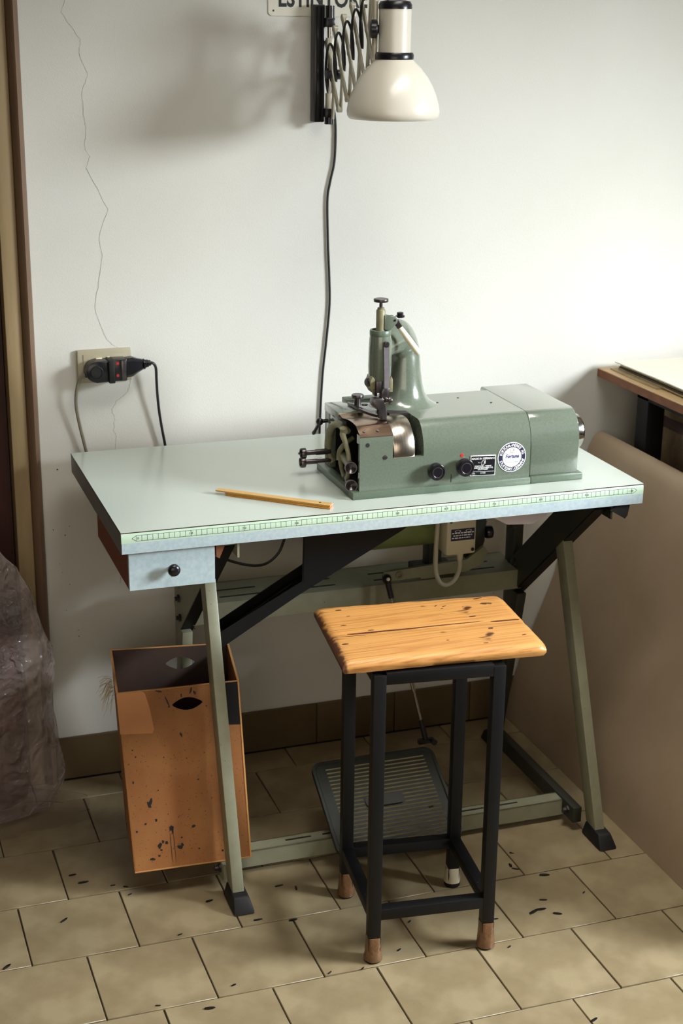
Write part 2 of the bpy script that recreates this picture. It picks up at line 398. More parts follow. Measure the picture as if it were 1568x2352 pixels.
# right-hand wall with its window opening (outside the picture)
w0, w1, z0, z1 = -1.85, -.80, 1.34, 2.08
wr = MB()
wr.box((2.6, -4.2, 0), (2.74, w0, 2.75)).box((2.6, w1, 0), (2.74, WY + .12, 2.75)).box((2.6, w0, 0), (2.74, w1, z0)).box((2.6, w0, z1), (2.74, w1, 2.75))
struct(wr.build('wall_right', 'wall'))
wf = MB()
for a, b in (((2.62, w0, z0), (2.68, w0 + .05, z1)), ((2.62, w1 - .05, z0), (2.68, w1, z1)), ((2.62, w0, z0), (2.68, w1, z0 + .05)), ((2.62, w0, z1 - .05), (2.68, w1, z1))):
    wf.box(a, b)
struct(wf.build('window_1', 'casing'))

# hairline crack in the plaster
cr = [(.014, 1.691), (.005, 1.668), (.040, 1.618), (.037, 1.585), (.054, 1.553), (.040, 1.518), (.040, 1.471), (.045, 1.450), (.041, 1.407), (.050, 1.390), (.043, 1.368), (.083, 1.284), (.064, 1.227), (.068, 1.186), (.061, 1.141), (.048, 1.082), (.070, 1.012), (.092, .994), (.108, .988)]
cr2 = [(.120, .924), (.116, .905), (.109, .891), (.088, .878), (.078, .860), (.082, .835), (.079, .815), (.084, .801), (.080, .760), (.086, .70), (.080, .62), (.088, .55), (.082, .46)]
def crack_line(pts, w):
    mb = MB(); P = []
    for (x0, z0_), (x1, z1_) in zip(pts, pts[1:]):
        for k in range(6):
            t = k / 6; P.append((x0 + (x1 - x0) * t + random.uniform(-.0015, .0015), z0_ + (z1_ - z0_) * t))
    P.append(pts[-1])
    for (xa, za), (xb, zb) in zip(P, P[1:]):
        ww = w * random.uniform(.5, 1.2)
        mb.hexa([(xa - ww, WY - .0004, za), (xa + ww, WY - .0004, za), (xa + ww, WY + .001, za), (xa - ww, WY + .001, za)],
                [(xb - ww, WY - .0004, zb), (xb + ww, WY - .0004, zb), (xb + ww, WY + .001, zb), (xb - ww, WY + .001, zb)])
    return mb.build('crack', 'crack', wall)
crack_line(cr, .0004); crack_line(cr2, .0004)
# scuffs on the plaster
mb = MB()
for x, z, r in [(-.045, .735, .004), (-.06, .60, .0025), (-.035, .585, .003), (-.025, .605, .002), (-.04, .41, .002), (-.015, .36, .002), (-.03, .47, .002), (-.05, .52, .0015), (-.045, .50, .0015), (.42, .53, .003), (.30, .50, .002), (-.015, .345, .0025), (1.0, .33, .002), (.055, .56, .002), (.25, .33, .003), (.10, .45, .002), (.33, .27, .002)]:
    mb.lathe([(r * .5, 0), (r * .35, .0006)], (x, WY, z), (0, -1, 0), 8)
stuff(mb.build('plaster_speck', 'stain', wall))

# skirting tiles
sk = struct(MB().box((-.079, WY - .004, 0), (2.58, WY, .101)).build('baseboard_back', 'grout'))
x = -.078 + .0
edges = [-.078, .143, .343, .543, .743, .943, 1.143, 1.343, 1.543]
for a, b in zip(edges, edges[1:]):
    MB().box((a + .001, WY - .010, .001), (b - .001, WY - .002, .103), .0012, seg=1).build('tile', 'skirt', sk)

# door and its casing at the far left
d1 = struct(MB().box((-1.0, WY + .03, 0), (-.142, WY + .07, 2.06)).build('door_1', 'door'))
for a, b in (((-.95, WY + .018, .10), (-.20, WY + .032, .95)), ((-.95, WY + .018, 1.06), (-.20, WY + .032, 1.98))):
    MB().box(a, b, .012).build('panel', 'door', d1)
cs = struct(MB().box((-.140, WY - .016, 0), (-.106, WY + .09, 2.12), .003).build('trim_1', 'casing'))
MB().prism([(-.1065, WY - .014), (-.101, WY - .024), (-.092, WY - .028), (-.085, WY - .022), (-.081, WY - .012), (-.081, WY + .02), (-.1065, WY + .02)], 'z', 0, 2.12).build('moulding', 'casing2', cs)

# ------------------------------------------------------------------ sign on the wall
sg = thing('wall_sign', 'white metal sign lettered in black, cut off by the top of the picture', 'sign', (.545, WY, 1.72))
sx0, sx1, sz0, sz1 = .429, .663, 1.667, 1.80
r = .008
mb = MB()
pl = []
for cx, cz, a0 in ((sx0 + r, sz0 + r, PI), (sx1 - r, sz0 + r, 1.5 * PI), (sx1 - r, sz1 - r, 0), (sx0 + r, sz1 - r, .5 * PI)):
    for k in range(5): pl.append((cx + r * math.cos(a0 + k * PI / 8), cz + r * math.sin(a0 + k * PI / 8)))
mb.prism(pl, 'y', WY - .0022, WY - .0002); mb.build('plate', 'signw', sg)
mb = MB(); put_text(mb, text2d('ESTINTORE', .052, .0013, align='LEFT'), lambda u, v: (.4495 + u * .735, WY - .0027, 1.6857 + v)); mb.build('lettering', 'ink', sg)
mb = MB()
for xx in (sx0 + .011, sx1 - .011): mb.lathe([(.0022, 0), (.0018, .001)], (xx, WY - .0022, sz0 + .010), (0, -1, 0), 8)
mb.build('screw', 'darksteel', sg)

# ------------------------------------------------------------------ wall lamp on a scissor arm
lp = thing('scissor_lamp', 'cream bell-shaded work lamp on an extending scissor arm above the machine', 'lamp', (.53, WY, 1.57))
br = MB().box((.521, WY - .030, 1.455), (.543, WY, 1.690), .002).build('wall_bracket', 'plastic_black', lp)
MB().box((.525, WY - .0335, 1.46), (.529, WY - .029, 1.685)).box((.535, WY - .0335, 1.46), (.539, WY - .029, 1.685)).build('rib', 'rubber', br)
lug = MB()
for zz in (1.475, 1.655): lug.box((.538, WY - .058, zz - .009), (.556, WY - .004, zz + .009), .002)
each(lug, 'bracket_lug', 'plastic_black', lp)
each(MB().cyl((.548, WY - .045, 1.452), (.548, WY - .045, 1.466), .0095).cyl((.548, WY - .045, 1.664), (.548, WY - .045, 1.688), .0095), 'rod_cap', 'plastic_black', lp)
MB().cyl((.548, WY - .045, 1.455), (.548, WY - .045, 1.685), .0055).build('pivot_rod', 'chrome', lp)
each(MB().box((.541, WY - .052, 1.480), (.554, WY - .040, 1.515), .001).box((.541, WY - .052, 1.585), (.554, WY - .040, 1.625), .001), 'slider', 'armmetal', lp)
C0 = Vector((.5486, .5350, 1.5530)); step = Vector((.0040, -.0400, .0225)); up = Vector((0, .188, .982)); side = Vector((1, 0, 0))
H = .0798
for k in range(5):
    c = C0 + step * k
    for sgn, off in ((1, .0028), (-1, -.0028)):
        p = c - step * .5 - up * H * sgn + side * off; q = c + step * .5 + up * H * sgn + side * off
        MB().bar(p, q, .0036, .0140, up=(0, 1, .2), bev=.001).build('arm_bar', 'armmetal', lp)
    mb = MB()
    for pp in (c, c + step * .5 + up * H, c + step * .5 - up * H):
        mb.lathe([(.0062, -.0052), (.0070, -.0046), (.0070, .0046), (.0062, .0052)], pp, side, 14)
    mb.build('rivet', 'armmetal', lp)
MB().lathe([(.008, 0), (.010, .002), (.010, .012), (.007, .014)], C0 + Vector((.006, 0, 0)), (1, 0, 0), 14).lathe([(.0085, 0), (.0085, .010)], C0 + Vector((-.016, 0, 0)), (1, 0, 0), 14).build('clamp_knob', 'plastic_black', lp)
endp = C0 + step * 4.5
MB().cyl((endp.x, endp.y - .012, endp.z - H - .005), (endp.x, endp.y - .012, endp.z + H), .0055).build('end_rod', 'armmetal', lp)
LX, LY = .603, .330
mb = MB().lathe([(.015, 0), (.0175, .003), (.0175, .012), (.014, .015)], (LX - .034, LY + .004, 1.645), (-.9, .3, 0), 16)
mb.bar((LX - .034, LY + .006, 1.645), (endp.x, endp.y, 1.640), .012, .016)
mb.build('swivel_knob', 'plastic_black', lp)
# shade (open underneath), neck, cap and collar
prof = [(.0335, 1.592), (.041, 1.584), (.054, 1.572), (.066, 1.557), (.076, 1.540), (.084, 1.522), (.0895, 1.504), (.0915, 1.491), (.0905, 1.483), (.087, 1.4775), (.0845, 1.4765)]
inner = [(r_ - .0022, z_ + (.0018 if i < 8 else .001)) for i, (r_, z_) in enumerate(prof)][::-1]
MB().lathe(prof + inner[1:], (LX, LY, 0), n=48, caps=False).build('lamp_shade', 'lampenamel', lp)
MB().lathe([(.0315, 1.596), (.0315, 1.683), (.030, 1.684)], (LX, LY, 0), n=32).build('neck', 'lampenamel', lp)
MB().lathe([(.0325, 1.682), (.0325, 1.690), (.029, 1.696), (.016, 1.699), (.004, 1.6995)], (LX, LY, 0), n=32).build('neck_cap', 'plastic_black', lp)
MB().lathe([(.034, 1.586), (.038, 1.590), (.0385, 1.597), (.036, 1.602), (.0318, 1.602)], (LX, LY, 0), n=32).build('collar', 'plastic_black', lp)
MB().ball((LX, LY, 1.535), (.028, .028, .036), 16).cyl((LX, LY, 1.56), (LX, LY, 1.60), .014).build('bulb', 'white', lp)
# flex looping along the arm and down the wall
pts = [(LX - .01, LY + .004, 1.697), (LX - .03, LY + .02, 1.725)]
for k in range(4, -1, -1):
    c = C0 + step * k
    pts += [c + Vector((-.0090, -.008, .060)), c + Vector((-.0105, .010, .045)), c + Vector((-.0110, .016, .000)), c + Vector((-.0100, .004, -.035)), c + Vector((-.0095, .012, .010))]
pts += [(.556, .560, 1.52), (.553, .568, 1.490), (.560, .575, 1.484)]
MB().tube(pts, .0026, 7, smooth=4).build('flex', 'cableblack', lp)
wc = [(.562, .590, 1.489), (.572, .597, 1.478), (.577, .599, 1.436), (.575, .599, 1.372), (.566, .599, 1.33), (.560, .599, 1.290), (.562, .599, 1.20), (.566, .599, 1.12), (.567, .599, 1.062), (.560, .599, .98), (.553, .599, .916), (.549, .599, .85), (.547, .599, .80), (.545, .599, .735)]
MB().tube(wc, .0026, 8, smooth=5).build('wall_flex', 'cableblack', lp)

# ------------------------------------------------------------------ wall outlet with plugs
ot = thing('wall_outlet', 'beige rectangular socket plate on the wall at the left above the table', 'outlet', (.063, WY, .958))
MB().box((.006, WY - .011, .9225), (.121, WY, .9935), .003).build('socket_plate', 'socketgrey', ot)
MB().box((.018, WY - .0125, .930), (.110, WY - .010, .984), .001).build('socket_insert', 'socketgrey', ot)
MB().box((.044, WY - .018, .968), (.057, WY - .010, .977), .001).box((.068, WY - .016, .972), (.074, WY - .010, .978), .001).build('rocker_switch', 'ivory', ot)
pg = thing('plug_adapter', 'black round adapter plug with red marked sockets pushed into the wall plate', 'plug', (.060, WY - .03, .953))
mb = MB(); pl = []
for k in range(13):
    a = PI / 2 + k * PI / 12; pl.append((.040 + .0225 * math.cos(a), .9525 + .0225 * math.sin(a)))
pl += [(.066, .930), (.066, .975)]
mb.prism(pl, 'y', WY - .046, WY - .010, .003); mb.build('adapter_body', 'plastic_black', pg)
MB().lathe([(.014, 0), (.0135, .0015), (.012, .002), (.012, .0005)], (.040, WY - .046, .9525), (0, -1, 0), 20).build('finger_grip', 'rubber', pg)
MB().box((.065, WY - .050, .9275), (.078, WY - .010, .977), .002).build('collar', 'rubber', pg)
hd = MB().box((.077, WY - .046, .931), (.104, WY - .012, .977), .002).build('socket_head', 'plastic_black', pg)
mb = MB()
for zz in (.969, .943): mb.lathe([(.0034, 0), (.003, .0006)], (.084, WY - .046, zz), (0, -1, 0), 10)
mb.build('socket_mark', 'red', hd)
MB().box((.092, WY - .0475, .933), (.102, WY - .045, .975), .0008).build('socket_band', 'darksteel', hd)
pb = thing('black_plug', 'black tapered plug with ribbed neck in the right end of the adapter', 'plug', (.12, WY - .03, .955))
mb = MB(); mb.loft([[(xx, WY - .03 + dy * wy, .9565 + (xx - .104) * .12 + dz * wz) for dy, dz in ((-1, -.7), (-1, .7), (-.6, 1), (.6, 1), (1, .7), (1, -.7), (.6, -1), (-.6, -1))] for xx, wy, wz in ((.104, .015, .0205), (.117, .015, .0205), (.128, .012, .015), (.142, .0075, .010))])
mb.build('plug_body', 'plastic_black', pb)
mb = MB()
for xx, rr in ((.142, .0115), (.1455, .009), (.1495, .0085), (.1535, .0065)): mb.lathe([(rr, 0), (rr, .0026)], (xx, WY - .03, .9565 + (xx - .104) * .12), (1, 0, .1), 12)
mb.cyl((.14, WY - .03, .9605), (.158, WY - .03, .963), .0058, 12); mb.build('strain_relief', 'plastic_black', pb)
MB().tube([(.156, WY - .03, .963), (.164, WY - .030, .961), (.1695, WY - .028, .950), (.171, WY - .024, .925), (.173, WY - .020, .89), (.177, WY - .016, .85), (.183, WY - .013, .81), (.189, WY - .011, .775), (.194, WY - .012, .735), (.203, WY - .02, .67), (.222, WY - .07, .60), (.245, .48, .565), (.278, .45, .551), (.331, .45, .530), (.371, .45, .527), (.400, .45, .546), (.415, .45, .575), (.430, .44, .64), (.44, .42, .738)], .0031, 8, smooth=5).build('cable', 'cableblack', pb)
gc = thing('grey_plug', 'grey cable hanging from the left end of the wall adapter', 'cable', (.0, WY - .02, .86))
MB().tube([(.026, WY - .034, .945), (.016, WY - .030, .945), (.006, WY - .026, .934), (-.001, WY - .022, .905), (-.002, WY - .020, .875), (.003, WY - .017, .84), (.011, WY - .014, .80), (.019, WY - .012, .765), (.030, WY - .012, .742), (.045, WY - .013, .730), (.09, WY - .014, .724), (.15, WY - .015, .722)], .0036, 8, smooth=5).build('cable', 'cablegrey', gc)
MB().cyl((.030, WY - .034, .9455), (.018, WY - .031, .9450), .0062, 10).build('cable_grip', 'plastic_black', gc)

# ------------------------------------------------------------------ the work table
XF = YAW
ZT = .7867
XL, XR, DP = -.0279, 1.0265, .543
tb = thing('machine_table', 'pale green laminate machine table on grey-green steel frame with printed metre rule', 'table', (.5, .25, 0))
top = MB().box((XL, .0004, .7445), (XR, DP, ZT - .0026), .0012, seg=1).build('tabletop', 'lamside', tb)
MB().box((XL - .0004, -.0003, ZT - .0027), (XR + .0003, DP + .0003, ZT - .0011)).build('core_line', 'edgebrown', top)
MB().box((XL, .0, ZT - .0012), (XR, DP, ZT)).build('laminate_sheet', 'lam', top)
MB().prism([(.0006, .7448), (-.0012, .7455), (-.0016, .752), (-.0014, .766), (.0006, .766)], 'x', XL + .001, XR).build('front_edging', 'lamfront', top)
mt = MB().prism([(.0006, .7655), (-.0015, .7655), (-.0017, .772), (-.0012, .781), (.0002, ZT - .0028), (.0006, ZT - .0028)], 'x', XL + .0005, XR).build('metre_tape', 'mint', top)
# printed metre scale
def fy(z): return -.0019 if z < .773 else -.0019 + (z - .773) * .07
zc, hh = .7742, .0052
mb = MB()
def ln(x0_, z0_, x1_, z1_, w=.00032):
    dx, dz = x1_ - x0_, z1_ - z0_; l = math.hypot(dx, dz); nx, nz = -dz / l * w, dx / l * w
    mb.poly([(x0_ + nx, fy(z0_), z0_ + nz), (x1_ + nx, fy(z1_), z1_ + nz), (x1_ - nx, fy(z1_), z1_ - nz), (x0_ - nx, fy(z0_), z0_ - nz)])
for i in range(101): ln(i / 100, zc - hh, i / 100, zc + hh)
for zz in (zc - hh, zc + hh): ln(0, zz, 1.004, zz)
ln(0, zc - hh, -.008, zc); ln(0, zc + hh, -.008, zc); ln(1.004, zc - hh, 1.012, zc); ln(1.004, zc + hh, 1.012, zc)
mb.build('scale_lines', 'ink', mt)
for i in range(0, 11):
    t = str(i * 10); mb = MB()
    put_text(mb, text2d(t if i == 0 else t[0] + ' ' + t[1:], .0060, .0), lambda u, v, i=i: ((i * .1) + u + (.003 if i == 0 else (-.002 if i == 10 else 0)), fy(zc - .0021 + v) - .0001, zc - .0021 + v))
    mb.build('scale_number', 'ink', mt)
# drawer box
dr = MB().prism([(-.013, .6705), (.145, .6705), (.145, .7445), (-.013, .7445)], 'y', .016, .33).build('drawer_box', 'drwood', tb)
MB().box((-.0138, .0085, .6700), (.1462, .0165, .7440), .0008, seg=1).build('drawer_front', 'lamfront', dr)
MB().lathe([(.0045, 0), (.0045, .008), (.007, .011), (.0112, .013), (.0118, .017), (.010, .0205), (.006, .0225), (.001, .023)], (.066, .0085, .708), (0, -1, 0), 20).build('drawer_knob', 'plastic_black', dr)
MB().lathe([(.0018, 0), (.0015, .0006)], (.066, .0085, .6955), (0, -1, 0), 8).lathe([(.0022, 0), (.0018, .0006)], (.0655, .0085, .692), (0, -1, 0), 8).build('ink_spot', 'stain', dr)

def side_frame(xa, xb, xfa, xfb, lm, legm='frame'):
    w = xb - xa
    # front leg (tube leaning forward)
    lg = MB()
    lg.hexa([(xfa, -.036, .006), (xfb, -.036, .006), (xfb, .006, .006), (xfa, .006, .006)], [(xa, .152, .628), (xb, .152, .628), (xb, .194, .628), (xa, .194, .628)], .0025)
    l = lg.build('front_leg', legm, tb)
    MB().hexa([(xfa - .007, -.066, 0), (xfb + .012, -.066, 0), (xfb + .012, .022, 0), (xfa - .007, .022, 0)], [(xfa - .003, -.046, .030), (xfb + .004, -.046, .030), (xfb + .004, .012, .034), (xfa - .003, .012, .034)], .004).build('rubber_foot', 'rubber', l)
    # sloping channel from the front of the top down to the rear
    mb_ = MB()
    def band(x0_, x1_, o0, o1):
        d = Vector((0, .344, -.300)).normalized(); n = Vector((0, .300, .344)).normalized()
        p, q = Vector((0, .030, .735)), Vector((0, .385, .4255))
        mb_.hexa([Vector((x0_, 0, 0)) + p + n * o0, Vector((x1_, 0, 0)) + p + n * o0, Vector((x1_, 0, 0)) + p + n * o1, Vector((x0_, 0, 0)) + p + n * o1],
                 [Vector((x0_, 0, 0)) + q + n * o0, Vector((x1_, 0, 0)) + q + n * o0, Vector((x1_, 0, 0)) + q + n * o1, Vector((x0_, 0, 0)) + q + n * o1])
    band(xa, xa + .003, 0, .062); band(xa, xb + .006, -.003, .0); band(xa, xb + .006, .062, .065)
    mb_.build('sloping_brace', lm if lm == 'frame' else 'framedark', tb)
    mb_ = MB(); band(xa + .002, xb + .006, -.0055, -.0032); mb_.build('brace_face_strip', 'blacksteel', tb)  # thin black strip over the brace's lower face
    # rear leg and rear post
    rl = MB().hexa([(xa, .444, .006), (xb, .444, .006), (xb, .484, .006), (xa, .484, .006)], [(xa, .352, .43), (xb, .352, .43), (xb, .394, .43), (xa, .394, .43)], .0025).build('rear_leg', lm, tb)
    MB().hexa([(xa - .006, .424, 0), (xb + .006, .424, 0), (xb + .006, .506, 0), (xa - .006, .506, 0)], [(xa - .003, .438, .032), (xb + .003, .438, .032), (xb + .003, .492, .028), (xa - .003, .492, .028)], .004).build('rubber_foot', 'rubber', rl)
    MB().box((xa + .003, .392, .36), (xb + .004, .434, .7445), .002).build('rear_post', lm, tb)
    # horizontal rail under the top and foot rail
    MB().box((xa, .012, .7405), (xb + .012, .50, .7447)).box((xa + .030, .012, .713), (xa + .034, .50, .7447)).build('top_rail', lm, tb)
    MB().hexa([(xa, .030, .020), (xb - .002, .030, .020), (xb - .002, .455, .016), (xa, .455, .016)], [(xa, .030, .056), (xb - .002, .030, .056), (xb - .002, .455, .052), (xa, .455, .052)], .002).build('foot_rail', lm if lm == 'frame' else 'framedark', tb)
    mb_ = MB()
    for yy, zz in ((.395, .58), (.375, .50), (.365, .46)): mb_.lathe([(.009, 0), (.009, .005), (.005, .0055), (.005, .010)], (xa, yy, zz), (-1, 0, 0), 6)
    mb_.build('bolt', 'darksteel', tb)
    mb_ = MB().lathe([(.010, 0), (.010, .004), (.006, .005), (.006, .012)], (xa if xa > .5 else xa, .055, .040), (-1, 0, 0), 6)
    mb_.build('bolt', 'darksteel', tb)
side_frame(.160, .183, .163, .187, 'frame')
side_frame(.934, .957, .958, .981, 'framedark')  # same enamel as the left frame, with its shade put into the colour
MB().hexa([(.9335, .1505, .02), (.9345, .1505, .02), (.9345, .1507, .02), (.9335, .1507, .02)], [(.9335, .1505, .03), (.9345, .1505, .03), (.9345, .1507, .03), (.9335, .1507, .03)]).build('weld_spot', 'framedark', tb)
MB().prism([(.985, .7445), (1.006, .7445), (1.001, .718), (.996, .712), (.960, .7335)], 'y', .010, .060).build('rail_end', 'rubber', tb)
# orange-rusted bracket beside the drawer
MB().prism([(.152, .7445), (.172, .7445), (.158, .712), (.152, .716)], 'y', .020, .034).build('corner_bracket', 'benchedge', tb)
# lower cross rail (angle section) and motor shelf (wide channel with slots)
MB().box((.184, .082, .014), (.958, .086, .0505)).box((.184, .082, .0475), (.958, .118, .0505)).box((.184, .114, .034), (.958, .118, .0505)).build('cross_rail', 'frame', tb)
for xx in (.31, .39, .70, .78): MB().box((xx, .098, .0502), (xx + .055, .103, .0509)).build('rail_slot', 'inner', tb)
shz = .487
MB().box((.184, .357, shz - .046), (.946, .361, shz), .0015).box((.184, .357, shz - .003), (.946, .480, shz), .0012).box((.184, .476, shz - .046), (.946, .480, shz)).build('motor_shelf', 'frame', tb)
for xx in (.25, .42, .60, .80):
    for yy in (.385, .425): MB().box((xx, yy, shz - .0005), (xx + .09, yy + .006, shz + .0005)).build('shelf_slot', 'inner', tb)
# waste chute: hopper and open trough under the machine
ch = MB()
fr = [(.366, .7445), (.656, .7445), (.576, .685), (.352, .567), (.186, .469), (.182, .500), (.362, .594)]
ch.prism(fr, 'y', .158, .161); 
bk = [(.412, .7445), (.656, .7445), (.576, .685), (.352, .567), (.186, .469), (.186, .488), (.384, .6025), (.404, .64)]
ch.prism(bk, 'y', .228, .231)
for (xa_, za_), (xb_, zb_) in (((.656, .7445), (.576, .685)), ((.576, .685), (.352, .567)), ((.352, .567), (.186, .469))):
    ch.hexa([(xa_, .158, za_), (xa_, .231, za_), (xa_, .231, za_ - .003), (xa_, .158, za_ - .003)], [(xb_, .158, zb_), (xb_, .231, zb_), (xb_, .231, zb_ - .003), (xb_, .158, zb_ - .003)])
ch.hexa([(.363, .158, .594), (.400, .231, .61), (.402, .231, .61), (.365, .158, .594)], [(.366, .158, .7445), (.412, .231, .7445), (.414, .231, .7445), (.368, .158, .7445)])
ch.hexa([(.19, .192, .475), (.19, .196, .475), (.19, .196, .481), (.19, .192, .481)], [(.352, .192, .572), (.352, .196, .572), (.352, .196, .578), (.352, .192, .578)])
ch.build('waste_chute', 'blacksteel', tb)
# pale plastic knee tray under the front edge at right
MB().prism([(.742, .7445), (.742, .712), (.775, .694), (.830, .690), (.862, .706), (.875, .7445)], 'y', .090, .150, .003).build('switch_housing', 'lavender', tb)

# ------------------------------------------------------------------ motor on its shelf
mo = thing('clutch_motor', 'olive green clutch motor lying on the steel shelf beneath the table', 'motor', (.66, .41, shz))
MB().lathe([(.030, 0), (.055, .006), (.062, .020), (.062, .165), (.056, .178), (.030, .182)], (.565, .395, .622), (1, 0, 0), 32).build('motor_body', 'olive', mo)
MB().lathe([(.058, 0), (.067, .004), (.067, .040), (.052, .050), (.030, .066), (.022, .068)], (.745, .395, .622), (1, 0, 0), 32).build('clutch_end', 'framedark', mo)
MB().prism([(.815, .515), (.845, .515), (.850, .56), (.862, .60), (.850, .70), (.825, .72), (.812, .62)], 'y', .372, .418, .006).build('clutch_bracket', 'framedark', mo)
MB().lathe([(.013, 0), (.015, .003), (.015, .014), (.012, .016)], (.858, .375, .578), (1, 0, 0), 14).build('adjuster_knob', 'plastic_black', mo)
MB().box((.70, .372, .4878), (.79, .440, .505), .003).box((.728, .385, .50), (.760, .425, .57), .004).build('motor_foot', 'framedark', mo)
MB().box((.700, .360, .488), (.745, .372, .512), .002).build('foot_clamp', 'frame', mo)
lv = MB().prism([(.602, .500), (.80, .503), (.840, .520), (.850, .545), (.838, .560), (.80, .531), (.606, .524)], 'y', .338, .346, .0015).build('clutch_lever', 'frame', mo)
MB().lathe([(.009, 0), (.009, .003), (.0045, .0035), (.0045, .0005)], (.640, .338, .513), (0, -1, 0), 16).build('lever_eye', 'castolive', lv)
bx = MB().box((.712, .252, .5775), (.781, .298, .664), .006).build('terminal_box', 'boxbeige', mo)
mb = MB()
for xx, zz in ((.721, .655), (.773, .588)): mb.lathe([(.0042, 0), (.0042, .001), (.003, .0012)], (xx, .252, zz), (0, -1, 0), 10)
mb.build('screw', 'plastic_black', bx)
MB().box((.722, .2512, .611), (.776, .2522, .637)).build('rating_label', 'navy', bx)
mb = MB()
for i, (a, b) in enumerate(((.727, .772), (.724, .774), (.727, .770), (.724, .766))):
    xx = a
    zz = .6335 - i * .0055
    if i == 0:
        for x0_, x1_ in ((.730, .744), (.755, .769)):
            n_ = 12
            for k in range(n_):
                a0, a1 = 2 * PI * k / n_, 2 * PI * (k + 1) / n_
                f = lambda a_, s: ((x0_ + x1_) / 2 + .007 * s * math.cos(a_), .2509, .632 + .0028 * s * math.sin(a_))
                mb.poly([f(a0, 1), f(a1, 1), f(a1, .8), f(a0, .8)])
        continue
    while xx < b:
        w_ = random.uniform(.003, .008); mb.poly([(xx, .2509, zz - .0012), (min(xx + w_, b), .2509, zz - .0012), (min(xx + w_, b), .2509, zz + .0012), (xx, .2509, zz + .0012)]); xx += w_ + .0016
mb.build('label_print', 'white', bx)
MB().lathe([(.0075, 0), (.0078, .012), (.006, .024), (.0045, .026)], (.748, .262, .588), (.0, -.05, -1), 14).build('cable_gland', 'boxbeige', bx)
MB().tube([(.748, .262, .566), (.747, .258, .548), (.740, .255, .530), (.728, .254, .517), (.714, .256, .512), (.702, .260, .520), (.695, .266, .545), (.697, .272, .59), (.703, .282, .635), (.712, .30, .68), (.725, .33, .735)], .0052, 10, smooth=5).build('flex', 'cablelight', mo)

# ------------------------------------------------------------------ foot treadle
pd = thing('foot_treadle', 'ribbed dark green foot pedal under the table behind the stool', 'pedal', (.54, .12, .05))
PB, PF = Vector((0, .222, .150)), Vector((0, .026, .036))
ex = Vector((1, 0, 0)); ey = (PB - PF); plen = ey.length; ey.normalize(); ez = ex.cross(ey)
def pp(u, v, h): return Vector((.401 + u, 0, 0)) + PF + ey * v + ez * h
W = .279; r = .022
def rr(r_, ins):
    o = []
    for cx, cy, a0 in ((r_ , r_, PI), (W - r_, r_, 1.5 * PI), (W - r_, plen - r_, 0), (r_, plen - r_, .5 * PI)):
        for k in range(6): o.append((cx + (r_ - ins) * math.cos(a0 + k * PI / 10), cy + (r_ - ins) * math.sin(a0 + k * PI / 10)))
    return o
mb = MB(); mb.loft([[pp(u, v, -.007) for u, v in rr(r, 0)], [pp(u, v, .003) for u, v in rr(r, 0)], [pp(u, v, .003) for u, v in rr(r, .006)], [pp(u, v, 0) for u, v in rr(r, .008)]]); pt = mb.build('pedal_plate', 'pedal', pd)
n = 21
for k in range(n):
    v = .020 + k * (plen - .040) / (n - 1)
    segs = [(.030, W - .026)] if k not in (9, 10, 11) else [(.030, .090), (.178, W - .026)]
    for a, b in segs:
        MB().loft([[pp(a, v - .0016, 0), pp(a, v - .0004, .0032), pp(a, v + .0016, 0)], [pp(b, v - .0016, 0), pp(b, v - .0004, .0032), pp(b, v + .0016, 0)]]).build('rib', 'pedalworn', pd)
mb = MB(); pl = []
for cx, a0 in ((.100, .5 * PI), (.168, 1.5 * PI)):
    for k in range(9): pl.append((cx + .012 * math.cos(a0 + k * PI / 8) * .7, .5 * plen + .0125 * math.sin(a0 + k * PI / 8)))
mb.loft([[pp(u, v, 0) for u, v in pl], [pp(u, v, .004) for u, v in pl]]); mb.build('badge_pad', 'framedark', pd)
MB().bar((.42, .100, .0555), (.66, .100, .0555), .018, .006).bar((.44, .098, .0580), (.44, .100, .078), .012, .010, up=(1, 0, 0)).bar((.63, .098, .058), (.63, .100, .078), .012, .010, up=(1, 0, 0)).build('pivot_bar', 'framedark', pd)
MB().bar((.655, .236, .158), (.690, .236, .158), .010, .010).lathe([(.007, 0), (.007, .012)], (.686, .230, .160), (0, -1, 0), 10).build('rod_clamp', 'plastic_black', pd)
rd = thing('treadle_rod', 'thin steel rod linking the foot pedal to the motor lever', 'rod', (.672, .24, .165))
A_, B_ = Vector((.672, .240, .166)), Vector((.607, .3265, .512))
MB().cyl(A_, B_, .0030, 10).build('rod_shaft', 'chrome', rd)
MB().cyl(A_.lerp(B_, .30), A_.lerp(B_, .62), .0048, 10).build('sleeve', 'chrome', rd)
each(MB().cyl(A_ - (B_ - A_) * .02, A_.lerp(B_, .11), .0062, 10).cyl(A_.lerp(B_, .88), A_.lerp(B_, .985), .0062, 10), 'rod_end', 'plastic_black', rd); MB().ball(B_, .0105, 12).build('ball_joint', 'plastic_black', rd)
MB().ball(B_ + Vector((0, -.009, .002)), .0042, 10).build('joint_rivet', 'ivory', rd)

# ------------------------------------------------------------------ skiving machine
mc = thing('skiving_machine', 'green cast-iron leather skiving machine bolted on the pale table', 'machine', (.66, .18, ZT))
MZ = ZT
bs = MB().box((.432, .060, MZ), (.806, .284, MZ + .0140), .0012).build('base_plate', 'greenbase', mc)
MB().box((.8066, .0600, MZ), (.922, .284, MZ + .0145), .003).build('base_end', 'greenbase', mc)
ZB = MZ + .0140; ZH = .927
def prof_front(y0=.067, zt=ZH, yt=.0945):
    return [(y0, ZB), (y0, .866), (y0 + .0006, .877), (y0 + .0025, .8875), (y0 + .0065, .8985), (y0 + .0120, .9085), (y0 + .0185, .9170), (y0 + .0255, .9232), (y0 + .0300, .9257), (y0 + .0345, ZH - .0002), (y0 + .040, ZH)]
